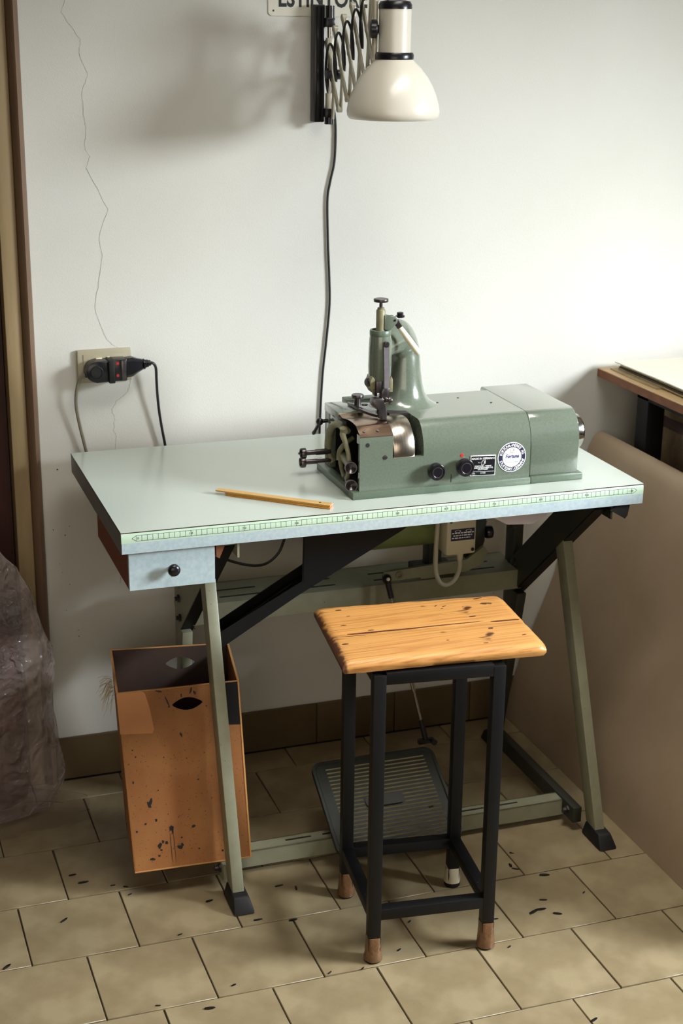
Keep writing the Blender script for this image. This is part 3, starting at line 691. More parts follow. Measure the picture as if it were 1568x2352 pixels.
# left, hollow section: front panel, top plate, back panel, black sheets painting in the hollow's shade
fp = MB().prism([(.447, ZB), (.5779, ZB), (.5779, .862), (.5145, .862), (.5145, .8945), (.447, .8945)], 'y', .067, .075).build('front_panel', 'green', mc)
MB().prism([(.067, .8935), (.0672, .900), (.0680, .906), (.0695, .9115), (.085, .9115), (.085, .8935)], 'x', .447, .5145).build('panel_lip', 'green', mc)
MB().box((.445, .190, ZH - .016), (.580, .276, ZH), .0012).build('top_plate', 'green', mc)
MB().box((.446, .264, ZB), (.580, .276, ZH - .004), .001).box((.446, .240, ZB), (.458, .276, ZH - .014), .001).box((.446, .176, ZH - .032), (.458, .276, ZH - .014), .001).build('back_panel', 'green', mc)
MB().box((.492, .276, ZB), (.58, .306, ZH + .002), .0012).build('rear_block', 'greenbase', mc)
MB().box((.5105, .080, ZB), (.5165, .263, ZH - .020)).box((.459, .257, ZB), (.515, .2635, ZH - .020)).box((.459, .0755, ZB), (.512, .0785, .905)).build('interior_black', 'inner', mc)
mb = MB().box((.449, .0755, ZB + .0002), (.512, .285, ZB + .0008)); mb.build('interior_floor_black', 'inner', mc)  # black floor sheet, part of the hollow's painted-in shade
# bronze throat plate, folded down at the front
cp = [(.192, ZH - .0016), (.185, ZH - .0042), (.176, ZH - .0060), (.166, ZH - .0060), (.152, ZH - .0035), (.138, ZH - .0012), (.122, ZH - .0002), (.106, ZH - .0006), (.094, ZH - .0014), (.0895, ZH - .0028), (.0700, .9125), (.0675, .9085)]
mb = MB(); mb.loft([[(.447, y, z) for y, z in cp] , [(.5145, y, z) for y, z in cp]], caps=False, closed=False)
mb.loft([[(.447, y, z - .0015) for y, z in cp], [(.5145, y, z - .0015) for y, z in cp]], caps=False, closed=False)
mb.build('throat_plate', 'copper', mc, smooth=25)
mb = MB()
for xx in (.4585, .4860):
    mb.lathe([(.0030, 0), (.0026, .0011), (.0008, .0012)], (xx, .0765, .9172), (0, -.6, .8), 10)
mb.build('plate_screw', 'darksteel', mc)
mb = MB().lathe([(.0042, 0), (.0042, .0004)], (.4625, .067, .8920), (0, -1, 0), 14); mb.build('screw_hole', 'inner', mc)
scw = MB().lathe([(.0045, 0), (.0043, .0012), (.003, .0016)], (.499, .067, .8655), (0, -1, 0), 14).build('panel_screw', 'darksteel', mc)
MB().box((.4952, .0650, .8650), (.5028, .0653, .8660), 0, None).build('slot', 'inner', scw)
# bell knife
MB().lathe([(.050, .0), (.0592, .001), (.0605, .003), (.0605, .040), (.0585, .0445), (.050, .046), (.046, .030)], (.5165, .1290, .8685), (1, 0, 0), 48).build('bell_knife', 'bell', mc)
MB().lathe([(.030, 0), (.030, .014)], (.5625, .1285, .866), (1, 0, 0), 24).build('knife_hub', 'inner', mc)
MB().box((.5175, .20, ZB + .001), (.577, .206, ZH - .020)).build('slot_black_back', 'inner', mc)  # black sheet that paints in the darkness behind the knife slot
MB().prism([(.538, .152), (.577, .146), (.577, .194), (.538, .194)], 'z', ZH - .010, ZH + .001).build('guard_plate', 'darksteel', mc)
# main housing and end cover
P_ = prof_front()
MB().prism(P_ + [(.284, ZH), (.284, ZB)], 'x', .5780, .8055).build('main_housing', 'green', mc, smooth=50)
Pe = [(y_ - .0003, z_) for y_, z_ in P_]
MB().prism(Pe + [(.316, ZH + .0006), (.3215, ZH - .004), (.3215, ZH - .020), (.284, ZH - .05), (.284, ZB)], 'x', .8064, .9120, .0025, seg=2).build('end_cover', 'green', mc, smooth=50)
MB().lathe([(.036, -.010), (.036, .010), (.035, .016), (.030, .0205), (.018, .0235), (.006, .0240)], (.9120, .112, .8745), (1, 0, 0), 40).build('bearing_cap', 'chrome', mc)
mb = MB()
for xx, yy in ((.664, .212), (.720, .238), (.769, .182)): mb.lathe([(.0026, 0), (.0024, .0007)], (xx, yy, ZH), (0, 0, 1), 8)
mb.build('cover_screw', 'inner', mc)
# knobs
for xx, zz, rr_ in ((.599, .833, .0166), (.659, .8365, .0172)):
    kb = MB().lathe([(.009, 0), (.009, .006), (rr_ * .93, .008), (rr_, .011), (rr_, .022), (rr_ * .9, .0245), (rr_ * .74, .0248), (rr_ * .70, .0236), (.001, .0236)], (xx, .067, zz), (0, -1, 0), 32).build('adjusting_knob', 'plastic_black', mc)
    MB().lathe([(rr_ * .66, .0238), (rr_ * .60, .0240), (rr_ * .57, .0237)], (xx, .067, zz), (0, -1, 0), 32, caps=False).build('ring_line', 'darksteel', kb)
MB().lathe([(.0038, 0), (.0034, .0006)], (.6585, .0668, .8565), (0, -1, 0), 12).build('red_dot', 'red', mc)
MB().box((.6365, .0662, .8040), (.6378, .0672, .820)).build('scratch_line', 'inner', mc)
# type plate
npl = MB().prism([(.6765, .8125), (.7305, .8105), (.7305, .8525), (.6765, .8545)][::1], 'y', .0652, .0669, .0008, seg=1).build('type_plate', 'white', mc)
MB().prism([(.6783, .8142), (.7287, .8122), (.7287, .8508), (.6783, .8528)], 'y', .0646, .0653).build('plate_field', 'plateblack', npl)
def pf(y_): 
    return lambda u, v: (.7035 + u, y_, .8325 + v - u * .037)
mb = MB()
f_ = pf(.0643)
for t, s, v, bo in (('MADE IN GERMANY', .0056, .0128, .0001), ('FORTUNA - WERKE', .0040, -.0022, .00008), ('MASCHINENFABRIK AG', .0040, -.0056, .00008), ('STUTTGART', .0040, -.0090, .00008), ('51368', .0044, -.0162, 0)):
    put_text(mb, text2d(t, s, bo), lambda u, w, v=v: f_(u, w + v))
put_text(mb, text2d('No.', .0040, 0), lambda u, w: f_(u - .0195, w - .0160))
put_text(mb, text2d('D.B.P.', .0028, 0), lambda u, w: f_(u - .0195, w - .0192))
mb.poly([f_(-.0235, -.0122), f_(.0235, -.0122), f_(.0235, -.0116), f_(-.0235, -.0116)])
def emblem(mb, f, cx, cz, s, w):
    out = [(-.5, -.62), (-.5, .22), (-.18, .62), (.52, .62), (.52, -.22), (.14, -.22), (.14, -.62)]
    for (a, b), (c, d) in zip(out, out[1:] + out[:1]):
        L_ = math.hypot(c - a, d - b); nx, nz = -(d - b) / L_ * w / s, (c - a) / L_ * w / s
        mb.poly([f(cx + s * (a + nx), cz + s * (b + nz)), f(cx + s * (c + nx), cz + s * (d + nz)), f(cx + s * (c - nx), cz + s * (d - nz)), f(cx + s * (a - nx), cz + s * (b - nz))])
    for zz in (.28, .02): mb.poly([f(cx + s * .12, cz + s * (zz - .07)), f(cx + s * .46, cz + s * (zz - .07)), f(cx + s * .46, cz + s * (zz + .07)), f(cx + s * .12, cz + s * (zz + .07))])
emblem(mb, f_, .0005, .0062, .0075, .00035)
put_text(mb, text2d('W.Z.', .0026, 0), lambda u, w: f_(u - .0082, w + .0055))
mb.build('plate_lettering', 'white', npl)
mb = MB()
for u, v in ((-.0235, .0168), (.0235, .0168), (-.0235, -.0176), (.0235, -.0176)): mb.lathe([(.0013, 0), (.0010, .0005)], f_(u, v), (0, -1, 0), 8)
mb.build('plate_pin', 'copper', npl)
# round maker's badge
BX, BZ, BR = .7655, .8445, .0305
bd = MB().lathe([(BR, 0), (BR, .0010)], (BX, .0669, BZ), (0, -1, 0), 48).build('maker_badge', 'white', mc)
MB().lathe([(BR * .945, .0010), (BR * .945, .0013)], (BX, .0669, BZ), (0, -1, 0), 48).build('badge_ring', 'navy', bd)
MB().lathe([(BR * .66, .0013), (BR * .66, .0016)], (BX, .0669, BZ), (0, -1, 0), 48).build('badge_centre', 'white', bd)
mb = MB()
TILT = math.radians(-3.0)
def bf(y_): return lambda u, v: (BX + u * math.cos(-TILT) , y_, BZ + v - u * .035)
def ring_text(body, a_start, a_end, inside):
    R_ = BR * .805; n_ = len(body); size = .0080
    for i, chh in enumerate(body):
        if chh == ' ': continue
        a = a_start + (a_end - a_start) * (i + .5) / n_
        polys = text2d(chh if chh != '*' else '-', size, .00018)
        for p in polys:
            q = []
            for u, v in p:
                v2 = v - size * .34; u2 = u * .92
                if inside: x_, z_ = math.cos(a) * (R_ + v2) + math.sin(a) * u2, math.sin(a) * (R_ + v2) - math.cos(a) * u2
                else: x_, z_ = math.cos(a) * (R_ - v2) - math.sin(a) * u2, math.sin(a) * (R_ - v2) + math.cos(a) * u2
                q.append((BX + x_, .0653, BZ + z_))
            mb.poly(q)
ring_text('FORTUNA*WERKE AG', math.radians(170), math.radians(12), True)
ring_text('STUTTGART*GERMANY', math.radians(193), math.radians(350), False)
mb.build('badge_lettering', 'white', bd)
b_ = bf(.0651)
mb = MB(); put_text(mb, text2d('Fortuna', .0096, .00035, shear=.28), lambda u, v: b_(u * .95, v - .0010)); mb.build('badge_name', mat('printed_blue', (36, 44, 120), .45), bd)
mb = MB()
for za, zb in ((-.0042, -.0037), (.0082, .0087)): mb.poly([b_(-.018, za), b_(.018, za), b_(.018, zb), b_(-.018, zb)])
for xa_ in (-.018, .0175): mb.poly([b_(xa_, -.0042), b_(xa_ + .0005, -.0042), b_(xa_ + .0005, .0087), b_(xa_, .0087)])
emblem(mb, b_, .0, .0140, .0072, .0003)
put_text(mb, text2d('MANUFACTURER', .0034, 0), lambda u, v: b_(u, v - .0110))
put_text(mb, text2d('W.Z.', .003, 0), lambda u, v: b_(u - .0105, v + .0135)); put_text(mb, text2d('W.Z.', .003, 0), lambda u, v: b_(u - .0125, v - .0080))
mb.build('badge_print', 'plategrey', bd)
# rear column curving forward to the presser head
def ring(c, t, ra, rb, n=24):
    t = Vector(t).normalized(); a = Vector((0, 0, 1)) if abs(t.z) < .8 else Vector((0, 1, 0))
    a = (a - t * a.dot(t)).normalized(); b = t.cross(a)
    return [Vector(c) + b * math.cos(2 * PI * k / n) * ra + a * math.sin(2 * PI * k / n) * rb for k in range(n)]
CS = Vector((-.006, -.015, .006))
sec = [((.598, .236, .9185), (0, 0, 1), .078, .062), ((.598, .236, .923), (0, 0, 1), .066, .054), ((.598, .237, .931), (0, 0, 1), .054, .047), ((.599, .239, .945), (0, 0, 1), .0445, .042), ((.600, .241, .965), (0, 0, 1), .0385, .039), ((.600, .243, .99), (0, 0, 1), .0355, .037), ((.600, .244, 1.02), (0, 0, 1), .0335, .036)]
rings = []
n_ = 28
for c, t, ra, rb in sec: rings.append([Vector(c) + CS + Vector((math.cos(2 * PI * k / n_) * ra, math.sin(2 * PI * k / n_) * rb, 0)) for k in range(n_)])
# bend from vertical to forward-left
cen = Vector((.600, .244, 1.02)) + CS; hd_ = Vector((-.085, -.104, 0)).normalized(); Rb = .046
pv = cen + hd_ * Rb
for i in range(1, 7):
    th = i / 6 * math.radians(84)
    c = pv - hd_ * Rb * math.cos(th) + Vector((0, 0, 1)) * Rb * math.sin(th)
    t = hd_ * math.sin(th) + Vector((0, 0, 1)) * math.cos(th)
    b = Vector((0, 0, 1)).cross(hd_); a = t.cross(b)   # sideways, "back/up"
    f = i / 6; ra = .0335 - .009 * f; rb = .036 - .003 * f
    # match parametrisation of the vertical rings (x cos, y sin) by projecting
    rings.append([c + b * (Vector((math.cos(2 * PI * k / n_), math.sin(2 * PI * k / n_), 0)).dot(b)) * ra + (-hd_ * math.cos(th) + Vector((0, 0, 1)) * math.sin(th)) * (-Vector((math.cos(2 * PI * k / n_), math.sin(2 * PI * k / n_), 0)).dot(hd_)) * rb for k in range(n_)])
tip = Vector((.517, .149, 0)); last = rings[-1]; lc = sum(last, Vector()) / n_
for f in (.5, 1.0):
    c = lc.lerp(Vector((tip.x, tip.y, lc.z - .010)), f)
    rings.append([c + (p - lc) * (1 - .22 * f) for p in last])
MB().loft(rings).build('column_arm', 'green', mc, smooth=60)
MB().lathe([(.009, 0), (.009, .003), (.0065, .0035), (.0065, .009), (.005, .0095)], (.584, .225, 1.1035), (-.05, -.05, 1), 16).build('oil_cap', 'plastic_black', mc)
HX, HY = .5105, .138
MB().lathe([(.0180, .9865), (.0200, .992), (.0218, 1.002), (.0226, 1.03), (.0222, 1.06), (.0213, 1.082), (.0200, 1.090)], (HX, HY, 0), n=32).build('presser_head', 'green', mc)
MB().lathe([(.0205, 1.088), (.0208, 1.0895), (.0208, 1.097), (.0195, 1.099), (.0165, 1.099), (.0160, 1.094), (.004, 1.094)], (HX, HY, 0), n=32).build('head_collar', 'greenbase', mc)
MB().lathe([(.0088, 1.092), (.0088, 1.136), (.0075, 1.138), (.0066, 1.1385), (.0066, 1.1415), (.003, 1.142)], (HX, HY, 0), n=20).build('adjuster_sleeve', 'castolive', mc)
MB().lathe([(.0032, 1.140), (.0032, 1.152), (.0135, 1.1525), (.0142, 1.1535), (.0142, 1.1575), (.0135, 1.1585), (.001, 1.1585)], (HX, HY, 0), n=28).build('thumb_screw', 'darksteel', mc)
# cam lever with ivory grip
MB().prism([(.515, 1.100), (.527, 1.098), (.541, 1.112), (.5425, 1.120), (.537, 1.125), (.527, 1.124), (.515, 1.128)], 'y', HY - .010, HY - .004, .001).prism([(.515, 1.100), (.527, 1.098), (.541, 1.112), (.5425, 1.120), (.537, 1.125), (.527, 1.124), (.515, 1.128)], 'y', HY + .004, HY + .010, .001).build('lever_fork', 'green', mc)
MB().lathe([(.0028, 0), (.0022, .0010)], (.5355, HY - .010, 1.117), (0, -1, 0), 10).build('fork_pin', 'chrome', mc)
LA, LB = Vector((.5385, HY - .002, 1.1155)), Vector((.5925, HY - .004, 1.044))
MB().bar((.537, HY, 1.121), LA.lerp(LB, .20), .011, .011, bev=.002).build('lever_root', 'darksteel', mc)
MB().lathe([(.0040, 0), (.0052, .002), (.0062, .030), (.0062, .062), (.0052, .068), (.002, .0705)], LA.lerp(LB, .17), LB - LA, 16).build('lever_grip', 'ivory', mc)
# flat spring and its screw
sp = MB().hexa([(.5085, HY - .0258, 1.071), (.5195, HY - .0258, 1.071), (.5195, HY - .0240, 1.071), (.5085, HY - .0240, 1.071)], [(.5110, HY - .0270, .986), (.5215, HY - .0270, .986), (.5215, HY - .0252, .986), (.5110, HY - .0252, .986)]).build('flat_spring', 'greysteel', mc)
sw = MB().lathe([(.0060, 0), (.0062, .003), (.0050, .0045), (.001, .0048)], (.5140, HY - .0225, 1.0745), (0, -1, 0), 16).build('spring_screw', 'darksteel', mc)
MB().bar((.5105, HY - .0275, 1.071), (.5175, HY - .0275, 1.078), .0006, .0014, up=(1, 0, -1)).build('slot', 'inner', sw)
# pivot ears and hinge at the foot of the head
MB().prism([(.4880, .986), (.4925, .978), (.4955, .982), (.4955, 1.006), (.4900, 1.012), (.4855, 1.000)], 'y', HY - .016, HY + .012, .001).prism([(.5255, .979), (.5325, .979), (.5325, 1.003), (.529, 1.010), (.5255, 1.003)], 'y', HY - .016, HY + .012, .001).build('pivot_ear', 'castolive', mc)
MB().lathe([(.0085, 0), (.0085, .004), (.006, .006)], (.4870, HY - .003, .998), (-1, -.2, 0), 16).build('pivot_screw', 'darksteel', mc)
MB().box((.4960, HY - .0235, .980), (.5090, HY - .010, 1.003), .001).prism([(.492, .986), (.500, .986), (.500, .972), (.494, .974)], 'y', HY - .018, HY - .006, .001).build('pivot_block', 'darksteel', mc)
# presser foot (cranked steel)
MB().prism([(.5085, .990), (.5215, .990), (.5205, .978), (.5175, .970), (.508, .968), (.504, .972), (.505, .982)], 'y', HY - .028, HY - .012, .0015).build('foot_shank', 'darksteel', mc)
MB().prism([(.5060, .973), (.5180, .971), (.5165, .962), (.512, .959), (.507, .961)], 'y', HY - .029, HY - .012, .0015).build('shank_clamp', 'chrome', mc)
ft = [(.4905, .9715), (.4870, .9660), (.4865, .9600), (.4920, .9525), (.5020, .9455), (.5042, .9440), (.5042, .9280), (.5170, .9280), (.5168, .9455), (.5105, .9545), (.5070, .9640), (.5120, .9690), (.5040, .9715)]
MB().prism(ft, 'y', HY - .030, HY - .010, .002).build('presser_foot', 'darksteel', mc)
MB().lathe([(.0075, 0), (.0085, .001), (.0085, .006), (.0075, .0075)], (.5205, HY - .022, .9640), (1, -.15, .1), 14).cyl((.508, HY - .021, .9635), (.521, HY - .022, .9640), .003, 8).build('foot_thumbscrew', 'darksteel', mc)
# edge guide and its clamp screw on the top plate
MB().prism([(.4815, .242), (.4855, .250), (.4975, .190), (.5040, .155), (.5090, .134), (.5040, .128), (.4960, .146), (.4895, .170), (.4855, .200)], 'z', ZH + .0012, ZH + .0062, .0008, seg=1).build('edge_guide', 'darksteel', mc)
MB().box((.4875, .185, ZH + .0061), (.4905, .225, ZH + .0066), 0, Matrix.Translation((.489, .205, 0)) @ Matrix.Rotation(.22, 4, 'Z') @ Matrix.Translation((-.489, -.205, 0))).build('guide_slot', 'inner', mc)
MB().lathe([(.0068, .005), (.0068, .020), (.0115, .0205), (.0122, .0215), (.0122, .0265), (.0115, .0275), (.001, .0275)], (.4945, .217, ZH), n=24).build('guide_screw', 'darksteel', mc)
_m = MB().lathe([(.0068, 0), (.0064, .0016), (.003, .002)], (.517, .238, ZH), n=14).lathe([(.0028, 0), (.0026, .0008)], (.469, .214, ZH), n=10).lathe([(.008, 0), (.0078, .0006)], (.508, .291, ZH + .002), n=14)
each(_m, 'top_screw', 'darksteel', mc)
# left-hand linkage
MB().tube([(.452, .245, .812), (.447, .247, .825), (.444, .246, .850), (.443, .232, .880), (.445, .212, .897), (.450, .190, .902), (.455, .160, .896)], [.0105, .0090, .0082, .0078, .0072, .0070, .0065], 14, smooth=4).build('curved_arm', 'castolive', mc, smooth=60)
MB().tube([(.447, .158, .897), (.441, .150, .894), (.440, .131, .882), (.440, .114, .866), (.440, .107, .848), (.441, .110, .836)], [.0065, .0062, .0048, .0044, .0048, .0070], 12, smooth=4).lathe([(.0075, 0), (.0075, .010), (.005, .011)], (.444, .152, .897), (-.2, -.2, 1), 12).build('front_lever', 'castolive', mc, smooth=60)
MB().tube([(.470, .170, .880), (.452, .170, .868), (.446, .180, .850), (.447, .178, .835)], [.0045, .0048, .0060, .0090], 12, smooth=4).tube([(.447, .178, .842), (.446, .172, .826), (.446, .160, .812), (.447, .150, .806)], [.0062, .0048, .0046, .0066], 12, smooth=4).build('rear_lever', 'castolive', mc, smooth=60)
MB().tube([(.441, .110, .838), (.441, .116, .822), (.441, .118, .810), (.441, .113, .806)], [.0066, .0046, .0046, .0072], 12, smooth=4).build('lower_link', 'castolive', mc, smooth=60)
MB().cyl((.452, .176, .842), (.441, .100, .8425), .0082, 16).build('link_bush', 'castolive', mc)
MB().cyl((.449, .150, .806), (.441, .100, .807), .0060, 12).build('link_pin', 'darksteel', mc)
for z_, yy in ((.8415, .088), (.8065, .084)):
    MB().lathe([(.006, 0), (.006, .010), (.0118, .011), (.0122, .013), (.0122, .0225), (.0118, .0235), (.0106, .0235), (.0040, .0175), (.001, .0165)], (.4425, yy + .020, z_), (-.28, -1, .12), 24).build('cup_nut', 'darksteel', mc, smooth=28)
for yy, z_, l in ((.243, .8345, .056), (.240, .8165, .058)):
    x0_ = .447
    MB().cyl((x0_, yy, z_), (x0_ - l * .55, yy, z_), .0062 if z_ > .83 else .0042, 12).cyl((x0_ - l * .5, yy, z_), (x0_ - l, yy, z_), .0052, 12).build('adjusting_rod', 'darksteel', mc)
    MB().lathe([(.0052, 0), (.0105, .0005), (.0108, .002), (.0108, .0085), (.0100, .010), (.0080, .0095), (.0075, .006), (.002, .0055)], (x0_ - l + .004, yy, z_), (-1, 0, 0), 20).build('knurled_nut', 'darksteel', mc)
MB().cyl((.395, .243, .8345), (.380, .243, .8345), .0024, 8).build('rod_tip', 'darksteel', mc)
MB().ball((.4305, .262, .8920), .0078, 14).cyl((.4305, .262, .892), (.449, .262, .893), .0040, 10).build('ball_joint', 'plastic_black', mc)
MB().lathe([(.0030, 0), (.0034, .028), (.0044, .034), (.003, .038)], (.430, .262, .889), (-.15, .75, -.85), 10).build('ball_lever', 'plastic_black', mc)

# ------------------------------------------------------------------ folding rule lying on the table
fr_ = thing('folding_rule', 'folded yellow wooden carpenter rule lying across the pale tabletop', 'ruler', (.285, .10, ZT))
A_, B_ = Vector((.196, .180, 0)), Vector((.376, .026, 0)); dd = (B_ - A_).normalized(); ll = (B_ - A_).length
mt_ = Matrix.Translation((A_.x, A_.y, ZT)) @ Matrix.Rotation(math.atan2(dd.y, dd.x), 4, 'Z')
for i in range(3):
    z = .0002 + i * .0029; x0_ = .022 if i < 2 else .0; 
    l = MB().box((x0_, -.008 + (.0006 if i % 2 else 0), z), (ll + (.001 if i % 2 else -.0005), .008 + (.0006 if i % 2 else 0), z + .0028), .0004, mt_, seg=1).build('rule_leaf', 'ruletop' if i == 2 else 'rule', fr_)
for z in (.0004, .0062): MB().box((ll + .0008, -.0076, z), (ll + .0018, .0080, z + .0024), .0003, mt_, seg=1).build('rule_end', 'pink', fr_)
MB().box((.0195, -.0080, .0002), (.0222, .008, .0058), .0003, mt_, seg=1).build('metal_tip', 'chrome', fr_)
mb = MB(); mb.lathe([(.0022, 0), (.0018, .0006)], mt_ @ Vector((ll - .022, 0, .0088)), (0, 0, 1), 10); mb.build('hinge_rivet', 'darksteel', fr_)
XF = ID

# ------------------------------------------------------------------ stool
stl = thing('work_stool', 'square black steel stool with worn orange pine plank seat in front of the table', 'stool', (.484, -.185, 0))
feet = {'FL': (.363, -.280), 'FR': (.580, -.305), 'BL': (.388, -.058), 'BR': (.605, -.088)}
ang = math.atan2(-.025, .217); ca, sa = math.cos(ang), math.sin(ang)
def sq(c, h, z0_, z1_, mb, bev=.0012, w2=None):
    def q(hh, z): return [(c[0] + hh * (i * ca - j * sa), c[1] + hh * (i * sa + j * ca), z) for i, j in ((-1, -1), (1, -1), (1, 1), (-1, 1))]
    return mb.hexa(q(h, z0_), q(w2 or h, z1_), bev)
for k, c in feet.items():
    sq(c, .0115, .012, .580, MB()).build('leg', 'blacksteel', stl)
def rail(a, b, z, h, w=.022, sag=0):
    a, b = Vector((*feet[a], z)), Vector((*feet[b], z)); d = (b - a).normalized()
    return MB().bar(a + d * .011, b - d * .011, w, h, bev=.001)
for a, b in (('FL', 'FR'), ('BL', 'BR'), ('FL', 'BL'), ('FR', 'BR')):
    rail(a, b, .100, .022).build('stretcher', 'blacksteel', stl)
    rail(a, b, .5725, .023).build('seat_rail', 'blacksteel', stl)
# wrapped feet
def wrap(c, z0_, z1_, r0, r1, m, name, lab):
    rings = []
    for i in range(7):
        t = i / 6; z = z0_ + (z1_ - z0_) * t; r_ = r0 + (r1 - r0) * t; R_ = []
        for k in range(20):
            a = 2 * PI * k / 20; e = 1 / max(abs(math.cos(a)), abs(math.sin(a))); bl = t * t
            rad = r_ * ((1 - bl * .8) + bl * .8 * min(e, 1.414)) + .0011 * noise.noise(Vector((c[0] * 40 + math.cos(a) * 2, math.sin(a) * 2, z * 120)))
            a2 = a + ang; R_.append((c[0] + rad * math.cos(a2), c[1] + rad * math.sin(a2), z))
        rings.append(R_)
    o = MB().loft(rings).build(name, m, stl, smooth=60); o['label'] = lab; return o
wrap(feet['FL'], .004, .052, .0175, .0128, 'tape', 'foot_wrap', 'brown packing tape wound round the front left foot')
wrap(feet['FR'], .004, .056, .0180, .0128, 'tape', 'foot_wrap', 'brown packing tape wound round the front right foot')
wrap(feet['BL'], .004, .054, .0175, .0128, 'tape', 'foot_wrap', 'brown packing tape wound round the rear left foot')
wrap(feet['BR'], .010, .042, .0165, .0128, 'tapew', 'foot_wrap', 'white tape wound round the rear right foot')
for k, c in feet.items():
    MB().lathe([(.015, 0), (.0162, .002), (.0162, .010), (.013, .013)], (c[0], c[1], 0), n=16).build('foot_cap', 'rubber', stl)
# seat: two planks, worn round at the edges
Zs = .610; th = .0225
BLc, BRc, FRc, FLc = [Vector((x, y, 0)) for x, y in ((.3275, -.019), (.6945, -.061), (.6700, -.316), (.2935, -.284))]
def plank(v0, v1, nm):
    nu, nv = 44, 14; rings = []
    ex_in = .010
    grid = {}
    for j in range(nv + 1):
        for i in range(nu + 1):
            u = i / nu; v = v0 + (v1 - v0) * j / nv
            p = (FLc.lerp(FRc, u)).lerp(BLc.lerp(BRc, u), v)
            grid[i, j] = (p, u, v)
    bm_ = MB(); bm = bm_.bm
    def edge_drop(u, v):
        eu = min(u, 1 - u) * .375; ev = min(abs(v), abs(1 - v)) * .262
        d = min(eu, ev); ds = min(abs(v - v0), abs(v1 - v)) * .262
        drop = 0
        if d < .012: drop += .0065 * (1 - d / .012) ** 2
        if eu < .02 and ev < .02: drop += .003 * (1 - max(eu, ev) / .02)
        if ds < .0025: drop += .0014
        return drop + .0007 * noise.noise(Vector((u * 9, v * 8, 1))) + (.0012 * max(0, noise.noise(Vector((u * 30, v * 20, 4)))) if d < .012 else 0)
    T, B = {}, {}
    for (i, j), (p, u, v) in grid.items():
        wob = Vector((0, .0012 * noise.noise(Vector((u * 12, v, 3))), 0))
        shrink = 0
        corner = 0
        c = (FLc + FRc + BLc + BRc) / 4
        eu = min(u, 1 - u) * .375; ev = min(v, 1 - v) * .262
        if eu < .014 and ev < .014:
            corner = .15 * (1 - eu / .014) * (1 - ev / .014)
        p2 = p + wob + (c - p).normalized() * .014 * corner
        T[i, j] = bm.verts.new((p2.x, p2.y, Zs - edge_drop(u, v)))
        q = p2 + (c - p2).normalized() * (.0045 if (eu < .001 or ev < .001) else 0)
        B[i, j] = bm.verts.new((q.x, q.y, Zs - th))
    for j in range(nv):
        for i in range(nu):
            bm.faces.new((T[i, j], T[i + 1, j], T[i + 1, j + 1], T[i, j + 1])); bm.faces.new((B[i, j], B[i, j + 1], B[i + 1, j + 1], B[i + 1, j]))
    def strip(keys):
        mids = []
        for k in keys:
            t, b = T[k].co, B[k].co; c = (FLc + FRc + BLc + BRc) / 4
            m_ = t.lerp(b, .45); out = (Vector((t.x, t.y, 0)) - Vector((c.x, c.y, 0))).normalized()
            p_, u_, v_ = grid[k]
            ok = min(u_, 1 - u_) < .001 or min(v_, 1 - v_) < .001
            mids.append(bm.verts.new(m_ + out * (.0022 if ok else 0)))
        for a, b, ma, mb2 in zip(keys, keys[1:], mids, mids[1:]):
            bm.faces.new((T[a], T[b], mb2, ma)); bm.faces.new((ma, mb2, B[b], B[a]))
    strip([(i, 0) for i in range(nu + 1)]); strip([(i, nv) for i in range(nu + 1)])
    strip([(0, j) for j in range(nv + 1)]); strip([(nu, j) for j in range(nv + 1)])
    bmesh.ops.remove_doubles(bm, verts=bm.verts[:], dist=.00005)
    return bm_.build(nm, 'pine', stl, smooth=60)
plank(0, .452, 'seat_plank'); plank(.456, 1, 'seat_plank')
mb = MB()
for u, v, a, l, w in [(.30, .470, .02, .075, .0018), (.62, .490, .03, .070, .0016), (.90, .480, .0, .030, .0018), (.10, .425, .0, .035, .0008), (.22, .50, 0, .006, .002), (.76, .60, .05, .007, .0025), (.80, .36, .3, .006, .004), (.88, .82, -.2, .012, .005), (.86, .93, .3, .010, .0025), (.15, .78, 0, .004, .0012), (.10, .62, .1, .006, .002), (.12, .90, 0, .007, .003), (.06, .30, .1, .007, .003), (.62, .85, .7, .004, .0012), (.66, .83, .3, .005, .0012), (.70, .87, 1.2, .004, .001), (.72, .12, 0, .005, .0015), (.80, .03, .2, .009, .003), (.92, .045, 0, .006, .003), (.75, .79, .4, .003, .001), (.64, .79, .4, .003, .001), (.55, .22, 0, .003, .0012), (.30, .70, 0, .003, .0008), (.93, .20, .1, .005, .0015)]:
    p = (FLc.lerp(FRc, u)).lerp(BLc.lerp(BRc, u), v)
    R_ = []
    for k in range(9):
        t = 2 * PI * k / 9; rr_ = 1 + .35 * noise.noise(Vector((u * 50, k * 1.7, v * 30)))
        x_, y_ = l * math.cos(t) * rr_, w * math.sin(t) * rr_; aa = a + ang * .8
        R_.append((p.x + x_ * math.cos(aa) - y_ * math.sin(aa), p.y + x_ * math.sin(aa) + y_ * math.cos(aa)))
    zz = Zs + .0002 - (.0062 if v < .05 else 0)
    mb.loft([[(x_, y_, zz - .003) for x_, y_ in R_], [(x_, y_, zz) for x_, y_ in R_]])
stuff(mb.build('knot_mark', 'pineedge', stl))

